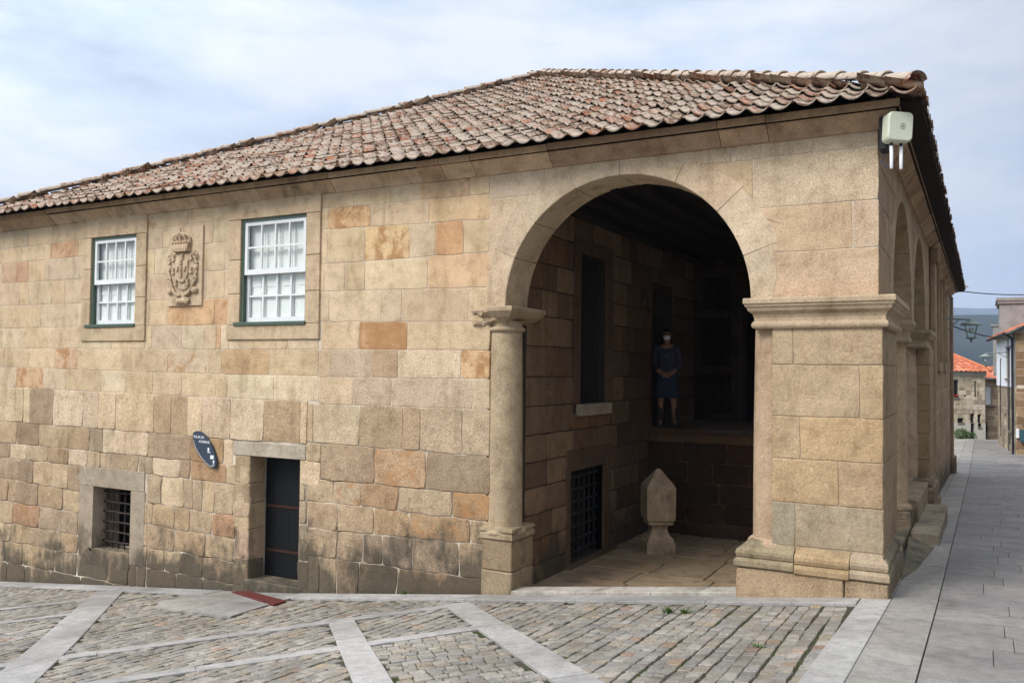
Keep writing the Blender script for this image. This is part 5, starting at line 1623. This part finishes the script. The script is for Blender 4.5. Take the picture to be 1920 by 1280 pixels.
for s_, fx in ((-1, -.12), (1, .17)):
    skin([(fx * .95, -.0, .36), (fx, .0, .20), (fx + .01 * s_, .015, .07), (fx + .03 * s_, -.11, .035), (fx + .035 * s_, -.17, .028)], [(0, 1), (1, 2), (2, 3), (3, 4)], [.058, .052, .05, .042, .032], 'boot', M_BOOT, per)
# hands: five fingers each, clasped in front
for s_ in (-1, 1):
    hv = [(s_ * .052, -.16, .905), (s_ * .01, -.175, .885)]; he = [(0, 1)]; hr = [(.030, .018), (.034, .018)]
    for k in range(4):
        b = len(hv); oz = .022 - k * .014; ln = (.030, .034, .031, .024)[k]
        hv += [(s_ * -.012, -.185, .885 + oz), (s_ * -(.012 + ln), -.190 + .004 * s_, .878 + oz), (s_ * -(.010 + ln * 1.5), -.178 + .004 * s_, .866 + oz)]
        he += [(1, b), (b, b + 1), (b + 1, b + 2)]; hr += [.009, .0085, .0075]
    b = len(hv); hv += [(s_ * .035, -.19, .915), (s_ * .012, -.205, .918), (s_ * -.010, -.207, .912)]; he += [(0, b), (b, b + 1), (b + 1, b + 2)]; hr += [.011, .010, .0085]
    skin(hv, he, hr, 'hand', M_SKIN, per, 1)
# head details
def ell(cx, cy, cz, rx, ry, rz, mat, name, th0=0, th1=pi, seg=16, keep=None, parent=None):
    g = G(); vs = []; fs = []; m = 10
    for i in range(m + 1):
        t = lerp(th0, th1, i / m)
        for k in range(seg):
            a = 2 * pi * k / seg; vs.append((-3.60 + cx + rx * sin(t) * cos(a), 5.32 + cy + ry * sin(t) * sin(a), 1.28 + cz + rz * cos(t)))
    for i in range(m):
        for k in range(seg):
            if keep and not keep(2 * pi * (k + .5) / seg, lerp(th0, th1, (i + .5) / m)): continue
            fs.append((i * seg + k, i * seg + (k + 1) % seg, (i + 1) * seg + (k + 1) % seg, (i + 1) * seg + k))
    g.add(vs, fs); return g.build(name, mat, parent or per, smooth=True)
ell(0, .012, 1.605, .092, .108, .118, M_HAIR, 'hair', 0, pi * .95, 20, lambda a, t: not (abs(((a + pi / 2) + pi) % (2 * pi) - pi) < 1.0 and t > 1.0))
ell(0, .06, 1.44, .10, .055, .17, M_HAIR, 'long_hair')
ell(0, -.028, 1.545, .062, .078, .052, M_MASK, 'face_mask', .2, pi - .1, 20, lambda a, t: abs(((a + pi / 2) + pi) % (2 * pi) - pi) < 1.25)
ell(0, -.098, 1.585, .011, .016, .02, M_SKIN, 'nose')
for s_ in (-1, 1):
    ell(s_ * .030, -.088, 1.607, .012, .006, .006, M_BLACK, 'eye'); ell(s_ * .080, .0, 1.59, .010, .02, .03, M_SKIN, 'ear')
g = G()
for x, z in ((-.03, 1.24), (.0, 1.24), (.03, 1.235), (-.015, 1.205), (.02, 1.20)): g.box(-3.60 + x - .009, -3.60 + x + .009, 5.32 - .128, 5.32 - .112, 1.28 + z - .008, 1.28 + z + .012)
g.build('print', M_BROWNLAB, per)
per.rotation_euler = (0, 0, radians(16))
per.location = (-3.93, 5.30, 1.28)

# ================================================================== STREET BEYOND
def tile_roof(g, corners, n=24, thick=.08, colr=(lin(190, 112, 82), lin(174, 100, 74), lin(198, 126, 96))):
    """corners: eave a,b then ridge c,d (c above b, d above a)"""
    a, b, c, d = (Vector(p) for p in corners)
    nrm = (b - a).cross(d - a).normalized()
    if nrm.z < 0: nrm = -nrm
    rows = max(3, int((d - a).length / .4))
    cols_ = max(4, int((b - a).length / .25))
    for i in range(cols_):
        for j in range(rows):
            u0, u1 = i / cols_, (i + 1) / cols_; v0, v1 = j / rows, (j + 1) / rows
            P = lambda u, v: a.lerp(b, u).lerp(d.lerp(c, u), v)
            col = jit(random.choice(colr), .12, .04)
            um = (u0 + u1) / 2
            vs = [P(u0, v0) + nrm * .0, P(um, v0) + nrm * .07, P(u1, v0) + nrm * .0, P(u1, v1) - nrm * .02, P(um, v1) + nrm * .05, P(u0, v1) - nrm * .02]
            g.add(vs, [(0, 1, 4, 5), (1, 2, 3, 4)], col)
def rubble(g, P, u0, u1, v0, v1, rects=(), cols=None, ch=.28, bw=(.3, .7)):
    z = v1
    while z > v0 + .05:
        h = min(z - v0, ch * random.uniform(.8, 1.2)); u = u0
        while u < u1 - .02:
            e_ = min(u1, u + random.uniform(*bw))
            if u1 - e_ < .12: e_ = u1
            for p in cut([rect(u, z - h, e_, z)], rects):
                block(g, P, p, .012, .005, .008, random.uniform(0, .010), .03, jit(random.choice(cols), .15, .03), (random.uniform(0, .3), 0, .5), step=.3, fine=False)
            u = e_
        z -= h
SCOL = [lin(206, 192, 168), lin(190, 176, 152), lin(216, 204, 182), lin(176, 160, 138)]

# --- far stone house with hipped orange roof
sh = thing('rubble_stone_house', 'small rubble stone house with hipped orange tile roof at the end of the street', 'building', (0, 45.5, -1.9))
a0 = radians(28.8)
du = Vector((cos(a0), sin(a0), 0)); dn = Vector((sin(a0), -cos(a0), 0))
ORG = Vector((-3.0, 43.65, 0))
def pS(u, v, w): q = ORG + du * u + dn * w; return (q.x, q.y, v)
UW = 4.55
holes = [rect(2.72, .95, 3.08, 1.95), rect(3.96, .98, 4.08, 1.88), rect(3.72, -1.6, 3.94, .05), rect(4.12, -.68, 4.33, .02), rect(3.38, 1.0, 3.48, 1.1), rect(3.00, -.45, 3.35, -.2)]
hr_ = [(h[0][0], h[0][1], h[2][0], h[2][1]) for h in holes]
g = G(); ext(g, pS, rect(0, -3.5, UW, 2.4), holes, -.008, -.3)
for (u0_, u1_, w0_, w1_) in ((0, .3, -.3, -5), (UW - .3, UW, -.3, -5), (0, UW, -4.8, -5)):
    q = [pS(u0_, 0, w0_), pS(u1_, 0, w0_), pS(u1_, 0, w1_), pS(u0_, 0, w1_)]
    g.add([(x, y, z) for z in (-3.5, 2.4) for x, y, _ in q], [(0, 1, 5, 4), (1, 2, 6, 5), (2, 3, 7, 6), (3, 0, 4, 7)])
g.build('wall_core', M_MORTAR, sh)
g = G(); rubble(g, pS, 0, UW, -.45, 2.2, hr_, SCOL, .24); g.build('wall', M_STONE, sh)
g = G(); ext(g, pS, rect(1.2, -3.4, UW + .002, -.45), [rect(3.72, -3.3, 3.94, -.46), rect(4.12, -.68, 4.33, -.46)], .02, -.1); g.build('plaster_base', M_PLASTERC, sh)
g = G(); ext(g, pS, rect(-.05, 2.18, UW + .06, 2.42), [], .05, -.1); g.build('eave_band', M_PLASTERC, sh)
g = G()
E = [Vector(pS(-.2, 2.42, .3)), Vector(pS(UW + .2, 2.42, .3)), Vector(pS(UW + .2, 2.42, -5.2)), Vector(pS(-.2, 2.42, -5.2))]
R0, R1 = Vector(pS(1.9, 3.95, -2.4)), Vector(pS(2.6, 3.95, -2.5))
tile_roof(g, (E[0], E[1], R1, R0)); tile_roof(g, (E[1], E[2], R1, R1 + Vector((0, 0, .001)))); tile_roof(g, (E[2], E[3], R0, R1)); tile_roof(g, (E[3], E[0], R0, R0 + Vector((0, 0, .001))))
g.tube([E[1] + Vector((0, 0, .06)), R1 + Vector((0, 0, .06))], .09, 8, lin(200, 120, 84)); g.tube([E[0] + Vector((0, 0, .06)), R0 + Vector((0, 0, .06))], .09, 8, lin(200, 120, 84)); g.tube([R0 + Vector((0, 0, .06)), R1 + Vector((0, 0, .06))], .09, 8, lin(200, 120, 84))
g.build('roof', M_NEWTILE, sh)
for h in holes:
    g = G(); x0, z0 = h[0]; x1, z1 = h[2]
    q = [pS(x0, z0, -.14), pS(x1, z0, -.14), pS(x1, z1, -.14), pS(x0, z1, -.14)]; g.add(q, [(0, 1, 2, 3)])
    isdoor = z0 < -1
    w_ = g.build('door' if isdoor else 'window', M_DARKGLASS, sh)
    if not isdoor and x1 - x0 > .2:
        g = G(); ext(g, pS, rect(x0 - .02, z0 - .08, x1 + .02, z0), [], .06, -.12); g.build('sill', M_TRIM, w_)
fb = thing('flower_box', 'box of red flowers on the sill of the far stone house window', 'flower box', pS(2.9, .95, .06))
g = G(); q0 = Vector(pS(2.76, .955, .02)); q1 = Vector(pS(3.04, .955, .02))
g.tube([q0 + Vector((0, 0, .04)), q1 + Vector((0, 0, .04))], .045, 6); g.build('trough', M_IRON, fb)
g = G()
for k in range(14):
    c_ = Vector(pS(random.uniform(2.76, 3.04), random.uniform(1.02, 1.12), random.uniform(0, .08))); s_ = .03
    g.add([c_ + Vector((s_, 0, 0)), c_ + Vector((0, 0, s_)), c_ + Vector((-s_, 0, 0)), c_ + Vector((0, 0, -s_)), c_ + dn * s_], [(0, 1, 4), (1, 2, 4), (2, 3, 4), (3, 0, 4)])
g.build('flowers', simple('red_petals', (.45, .03, .01), .7), fb)

# --- annex further right
an = thing('narrow_stone_annex', 'narrow brown stone house adjoining the right of the far rubble house', 'building', (1.4, 47, -2))
ORG2 = Vector(pS(UW + .02, 0, -.8))
def pA(u, v, w): q = ORG2 + du * u + dn * w; return (q.x, q.y, v)
holes = [rect(.45, .55, .82, 1.6), rect(.38, -1.9, .55, -.4)]
g = G(); ext(g, pA, rect(0, -3.5, 2.5, 2.0), holes, -.008, -.3); g.build('wall_core', M_MORTAR, an)
g = G(); rubble(g, pA, 0, 2.5, -3, 2.0, [(h[0][0], h[0][1], h[2][0], h[2][1]) for h in holes], [lin(160, 138, 112), lin(148, 126, 102), lin(170, 150, 122)], .3); g.build('wall', M_STONE, an)
g = G(); tile_roof(g, (pA(-.1, 2.02, .3), pA(2.7, 2.02, .3), pA(2.7, 2.72, -2.6), pA(-.1, 2.72, -2.6))); g.build('roof', M_NEWTILE, an)
g = G(); g.add([pA(.45, .55, -.1), pA(.82, .55, -.1), pA(.82, 1.6, -.1), pA(.45, 1.6, -.1)], [(0, 1, 2, 3)]); w_ = g.build('window', M_PLASTERW, an)
g = G(); ext(g, pA, rect(.40, .47, .95, .54), [], .12, -.1); g.build('sill', M_TRIM, w_)
g = G(); g.add([pA(.38, -1.9, -.1), pA(.55, -1.9, -.1), pA(.55, -.4, -.1), pA(.38, -.4, -.1)], [(0, 1, 2, 3)]); g.build('door', M_DARKWOOD, an)

# --- shrubs before the far house
def shrub(x, y, z, r, lab):
    t = thing('round_shrub', lab, 'shrub', (x, y, z), 'shrubs at the end of the street')
    g = G()
    for k in range(5):
        a = k * 1.26; g.tube([(x, y, z), (x + .25 * r * cos(a), y + .25 * r * sin(a), z + r * .8), (x + .5 * r * cos(a), y + .5 * r * sin(a), z + r * 1.3)], [.03, .02, .008], 5)
    g.build('stems', M_TWIG, t)
    g = G()
    for i in range(900):
        d = Vector((random.gauss(0, 1), random.gauss(0, 1), random.gauss(0, 1))).normalized() * (r * random.uniform(.55, 1.0)) * (1 + .2 * noise.noise(Vector((i * .37, 0, 0))))
        c_ = Vector((x, y, z + r * .95)) + Vector((d.x, d.y, d.z * .85)); s_ = r * .09
        u_ = Vector((random.gauss(0, 1), random.gauss(0, 1), random.gauss(0, 1))).normalized(); w_ = u_.cross(Vector((random.gauss(0, 1), random.gauss(0, 1), 1))).normalized()
        g.add([c_ - u_ * s_, c_ + w_ * s_ * .5, c_ + u_ * s_, c_ - w_ * s_ * .5], [(0, 1, 2, 3)])
    g.build('foliage', M_LEAF, t)
q = pS(2.85, 0, .7); shrub(q[0], q[1], -1.45, .42, 'left of the two green shrubs at the foot of the far stone house')
q = pS(3.3, 0, .7); shrub(q[0], q[1], -1.50, .36, 'right of the two green shrubs at the foot of the far stone house')

# --- white fronted house on the right
wh = thing('white_fronted_house', 'house with white rendered upper floor over stone and orange roof on the right street side', 'building', (2.0, 30.4, -1))
Pn, Pf = Vector((2.02, 30.5, 0)), Vector((1.50, 37.6, 0))
dw = (Pf - Pn).normalized(); nw = Vector((-dw.y, dw.x, 0))      # towards the street (-x)
LW = (Pf - Pn).length
def pW(u, v, w): q = Pn + dw * u + nw * w; return (q.x, q.y, v)
def pE(u, v, w): q = Pn - nw * u - dw * w; return (q.x, q.y, v)     # south front
hs = [rect(1.6, 2.1, 3.0, 3.4), rect(1.2, -.05, 1.9, .9), rect(3.6, -1.0, 4.3, .9)]
g = G(); ext(g, pW, rect(0, -2.2, LW, 3.95), hs, -.008, -.3)
ext(g, pE, rect(0, -2.2, 5.0, 3.95), [rect(1.0, -1.4, 2.1, 1.0), rect(1.2, 1.9, 2.0, 3.2)], -.008, -.3); g.build('wall_core', M_MORTAR, wh)
g = G(); rubble(g, pW, 0, LW, -1.4, 1.75, [(h[0][0], h[0][1], h[2][0], h[2][1]) for h in hs], [lin(150, 134, 112), lin(138, 122, 102), lin(160, 146, 124)], .3)
rubble(g, pE, 0, 5.0, -1.4, 3.95, [(1.0, -1.4, 2.1, 1.0), (1.2, 1.9, 2.0, 3.2)], [lin(150, 122, 90), lin(140, 112, 84), lin(160, 134, 102)], .32); g.build('stone_wall', M_STONE, wh)
g = G(); ext(g, pW, rect(.75, 1.75, LW, 3.95), [hs[0]], .05, -.05); g.build('upper_wall', M_PLASTERW, wh)
g = G(); ext(g, pW, rect(.0, 1.75, .75, 3.95), [], .012, -.05); g.build('corner_render', M_GREYWALL, wh)
for h in hs:
    g = G(); x0, z0 = h[0]; x1, z1 = h[2]
    g.add([pW(x0, z0, -.12), pW(x1, z0, -.12), pW(x1, z1, -.12), pW(x0, z1, -.12)], [(0, 1, 2, 3)]); w_ = g.build('window' if z0 > -.5 else 'door', M_DARKGLASS, wh)
    g = G(); ext(g, pW, rect(x0 - .06, z0 - .08, x1 + .06, z0), [], .10, -.1); g.build('sill', M_TRIM, w_)
for (x0, z0, x1, z1, nm) in ((1.0, -1.4, 2.1, 1.0, 'door'), (1.2, 1.9, 2.0, 3.2, 'window')):
    g = G(); g.add([pE(x0, z0, -.12), pE(x1, z0, -.12), pE(x1, z1, -.12), pE(x0, z1, -.12)], [(0, 1, 2, 3)]); g.build(nm, M_DARKWOOD if nm == 'door' else M_DARKGLASS, wh)
g = G(); q0, q1 = Vector(pW(-.35, 3.93, .38)), Vector(pW(LW, 3.93, .38))
bk0, bk1 = Vector(pW(-.35, 5.35, -2.6)), Vector(pW(LW, 5.35, -2.6))
tile_roof(g, (q0, q1, bk1, bk0)); b0, b1 = Vector(pW(-.35, 3.93, -5.6)), Vector(pW(LW, 3.93, -5.6)); tile_roof(g, (b0, b1, bk1, bk0))
g.add([q0, q1, q1 + Vector((0, 0, -.10)), q0 + Vector((0, 0, -.10))], [(0, 1, 2, 3)], lin(170, 100, 70))
g.build('roof', M_NEWTILE, wh)
g = G(); g.add([q0 - Vector((0, 0, .04)), q1 - Vector((0, 0, .04)), Vector(pW(LW, 3.9, -.2)), Vector(pW(-.35, 3.9, -.2))], [(0, 1, 2, 3)])
g.add([Vector(pW(0, 3.95, -.01)), Vector(pW(0, 5.28, -2.6)), Vector(pW(0, 3.95, -5.2))], [(0, 1, 2)]); g.build('gable', M_GREYWALL, wh)
g = G(); g.tube([pW(.06, -.9, .10), pW(.06, 3.7, .10), pW(.06, 3.85, .30)], .045, 8); g.tube([pW(-.35, 3.86, .42), pW(LW, 3.86, .42)], .06, 8); g.build('drainpipe', M_BLACK, wh)
g = G()
for u, z0, z1 in ((1.2, -.6, 3.4), (1.65, -.9, 3.7), (4.8, -.5, 3.0)):
    g = G(); g.tube([pW(u, z0, .09), pW(u + .05, (z0 + z1) / 2, .10), pW(u, z1, .09)], .02, 6); g.build('wall_cable', M_BLACK, wh)
g = G(); g.tube([pW(.3, 3.5, .08), pW(1.4, 3.35, .08), pW(2.8, 3.45, .08)], .02, 6)
g.build('wall_cable', M_BLACK, wh)
g = G(); q = Vector(pE(.25, -.15, .1)); g.box(q.x - .12, q.x + .14, q.y - .08, q.y + .1, -.40, .10, bev=.01); g.build('meter_box', simple('teal_box', lin(50, 84, 92), .5), wh)
g = G(); q = Vector(pE(.04, .1, .06)); g.box(q.x - .05, q.x + .07, q.y - .06, q.y + .04, -.25, .12, bev=.01); g.build('meter_box', M_PLWHITE, wh)

# --- unseen house added outside the frame, right of the street, to shade the arcade
ob = thing('unseen_shading_house', 'long plain rendered house, unseen, added across the street to shade the side arches', 'building', (6.9, 8, 0))
def pO(u, v, w): return (6.9 - w, u, v)
hs = [rect(u, z0, u + 1.0, z1) for u in (-3.4, -.8, 1.9, 4.6, 7.3, 10.0, 12.7, 15.4, 18.1, 20.8) for z0, z1 in ((3.6, 5.1),)] + [rect(u, -1.5, u + 1.05, 1.9) for u in (-2.4, 3.3, 9.1, 14.6, 20.0)]
g = G(); ext(g, pO, rect(-5, -2, 24, 6.4), hs, .0, -.4); g.box(7.3, 12.5, -5, 24, -2, 6.39)
g.build('wall', simple('dark_low_bounce_render', (0.17, 0.155, 0.135), .9, .1, .2, 1.5, .3, grime=.4), ob)  # render kept dark to cut bounce light into the arcade
for h in hs:
    x0, z0 = h[0]; x1, z1 = h[2]
    g = G(); g.box(7.0, 7.05, x0, x1, max(z0, -1.4), z1); w_ = g.build('door' if z0 < 0 else 'window', M_DARKWOOD if z0 < 0 else M_DARKGLASS, ob)
    g = G(); g.box(6.84, 6.90, x0 - .12, x1 + .12, z1, z1 + .16); g.build('lintel', M_TRIM, w_)
g = G(); tile_roof(g, ((6.5, -5.2, 6.4), (6.5, 24.2, 6.4), (9.8, 24.2, 7.9), (9.8, -5.2, 7.9))); tile_roof(g, ((12.9, 24.2, 6.4), (12.9, -5.2, 6.4), (9.8, -5.2, 7.9), (9.8, 24.2, 7.9))); g.build('roof', M_NEWTILE, ob)

# --- tall grey building behind it
gb = thing('grey_flat_topped_building', 'tall grey cement building with capped parapet rising behind the orange roof', 'building', (1.5, 39, -1))
g = G(); Q0, Q1 = Vector((1.60, 37.7, 0)), Vector((1.60, 41.5, 0)); dq = (Q1 - Q0).normalized(); nq = Vector((-dq.y, dq.x, 0))
def pQ(u, v, w): q = Q0 + dq * u + nq * w; return (q.x, q.y, v)
def obox(g, P, u0, u1, w0, w1, z0, z1, col=(.3, .3, .3)):
    q = [P(u0, 0, w0), P(u1, 0, w0), P(u1, 0, w1), P(u0, 0, w1)]
    g.add([(x, y, z) for z in (z0, z1) for x, y, _ in q], [(0, 1, 5, 4), (1, 2, 6, 5), (2, 3, 7, 6), (3, 0, 4, 7), (4, 5, 6, 7), (3, 2, 1, 0)], col)
obox(g, pQ, .02, 3.6, 0, -6, -2, 5.75); g.build('wall', M_GREYWALL, gb)
g = G(); obox(g, pQ, -.1, 3.7, .14, -6.1, 5.752, 5.90); obox(g, pQ, -.06, 3.66, .08, -6.05, 5.62, 5.75); g.build('parapet_cap', M_GREYWALL, gb)
g = G(); obox(g, pQ, 3.0, 3.9, .35, -.2, 4.7, 4.82); obox(g, pQ, 3.05, 3.85, .25, -.2, 2.2, 4.69); g.build('chimney_breast', M_GREYWALL, gb)
g = G(); obox(g, pQ, .8, 1.5, .006, -.02, 2.0, 3.1); obox(g, pQ, 2.2, 2.7, .006, -.02, 2.0, 3.1); g.build('window', M_DARKGLASS, gb)

# --- street lanterns on wall brackets
def lantern(x, y, z, bx, by, bz, lab, col=M_LAMPGREY):
    t = thing('street_lantern', lab, 'street lamp', (x, y, z), 'wall mounted street lanterns')
    g = G(); g.tube([(bx, by, bz), (x, y, z + .36)], .022, 8); g.tube([(bx, by, bz - .35), (lerp(bx, x, .55), lerp(by, y, .55), lerp(bz, z + .36, .55))], .016, 8)
    g.build('bracket', col, t)
    g = G(); g.lathe(x, y, [(.0, z + .36), (.05, z + .35), (.10, z + .31), (.24, z + .25), (.255, z + .22), (.23, z + .21), (.0, z + .21)], 12); g.build('hood', col, t)
    g = G()
    for k in range(4):
        a = pi / 4 + k * pi / 2; g.tube([(x + .21 * cos(a), y + .21 * sin(a), z + .21), (x + .10 * cos(a), y + .10 * sin(a), z - .12)], .012, 6)
    g.lathe(x, y, [(.0, z - .10), (.12, z - .10), (.12, z - .13), (.03, z - .16), (.02, z - .24), (.0, z - .25)], 10); g.build('cage', col, t)
    g = G(); g.lathe(x, y, [(.19, z + .20), (.09, z - .10)], 4, a0=pi / 4, a1=pi / 4 + 2 * pi); g.build('glass', M_GLASS, t)
    g = G(); g.lathe(x, y, [(.0, z + .15), (.05, z + .12), (.055, z + .05), (.0, z)], 10); g.build('bulb', M_PLWHITE, t, smooth=True)
lantern(.62, 16.4, 3.32, .02, 16.4, 3.72, 'grey lantern on a bracket from the big stone house, under the upper wire')
lantern(.99, 32.1, 2.78, 1.95, 32.1, 3.2, 'smaller grey lantern on a bracket from the white house, further down the street')

# --- overhead wires
def wire(pts, lab, r=.012):
    p0, p1, sag = pts; P = []
    for i in range(17):
        t = i / 16; v = Vector(p0).lerp(Vector(p1), t); v.z -= sag * 4 * t * (1 - t); P.append(v)
    g = G(); g.tube(P, r, 6); tag(g.build('overhead_wire', M_BLACK), lab, 'cable', 'wires across the street')
wire(((.03, 20.6, 4.85), (5.2, 24.0, 5.35), .32), 'upper black wire sagging across the sky from the big house corner', .016)
wire(((.03, 20.6, 3.75), (2.0, 31.0, 3.72), .12), 'lower black wire running from the big house to the white house roof', .02)

# ================================================================== HILLS
def hills(name, y0, depth, top, seed, wid=3000, nx=110, ny=10, dip=.0):
    g = G(); n = ny + 1
    for i in range(nx + 1):
        x = -wid + 2 * wid * i / nx
        for j in range(n):
            t = j / ny; y = y0 + depth * t
            ridge = top * (1 + .22 * noise.noise(Vector((x / 900, seed, 0))) + .06 * noise.noise(Vector((x / 160, seed, 3)))) - dip * x
            z = -45 + (ridge + 45) * sin(pi * min(1, t * 1.0) * .5) ** 1.2 + noise.noise(Vector((x / 140, y / 140, seed))) * top * .05 * (1 - t * .6)
            g.v.append((x, y, z))
    g.c = [(.1, .1, .1)] * len(g.v); g.a = [(0, 0, 0)] * len(g.v)
    for i in range(nx):
        for j in range(ny): g.f.append((i * n + j, (i + 1) * n + j, (i + 1) * n + j + 1, i * n + j + 1))
    return struct(g.build(name, M_FOREST, smooth=True))
hills('hills', 450, 750, 78, 4.2, 3000)
hills('far_hills', 2300, 1300, 250, 9.7, 4500)

# ================================================================== HAZE
g = G(); g.box(-6100, 6100, -2100, 5100, -47, 420)
M_ = Mat('air'); M_.t.nodes.remove(M_.b)
pv = M_.n('ShaderNodeVolumePrincipled'); pv.inputs['Color'].default_value = (.62, .76, 1.0, 1); pv.inputs['Density'].default_value = .00034; pv.inputs['Anisotropy'].default_value = .0
outn = [n_ for n_ in M_.t.nodes if n_.type == 'OUTPUT_MATERIAL'][0]
M_.l(pv.outputs[0], outn.inputs['Volume'])
hz = g.build('haze', M_.m); hz['kind'] = 'stuff'
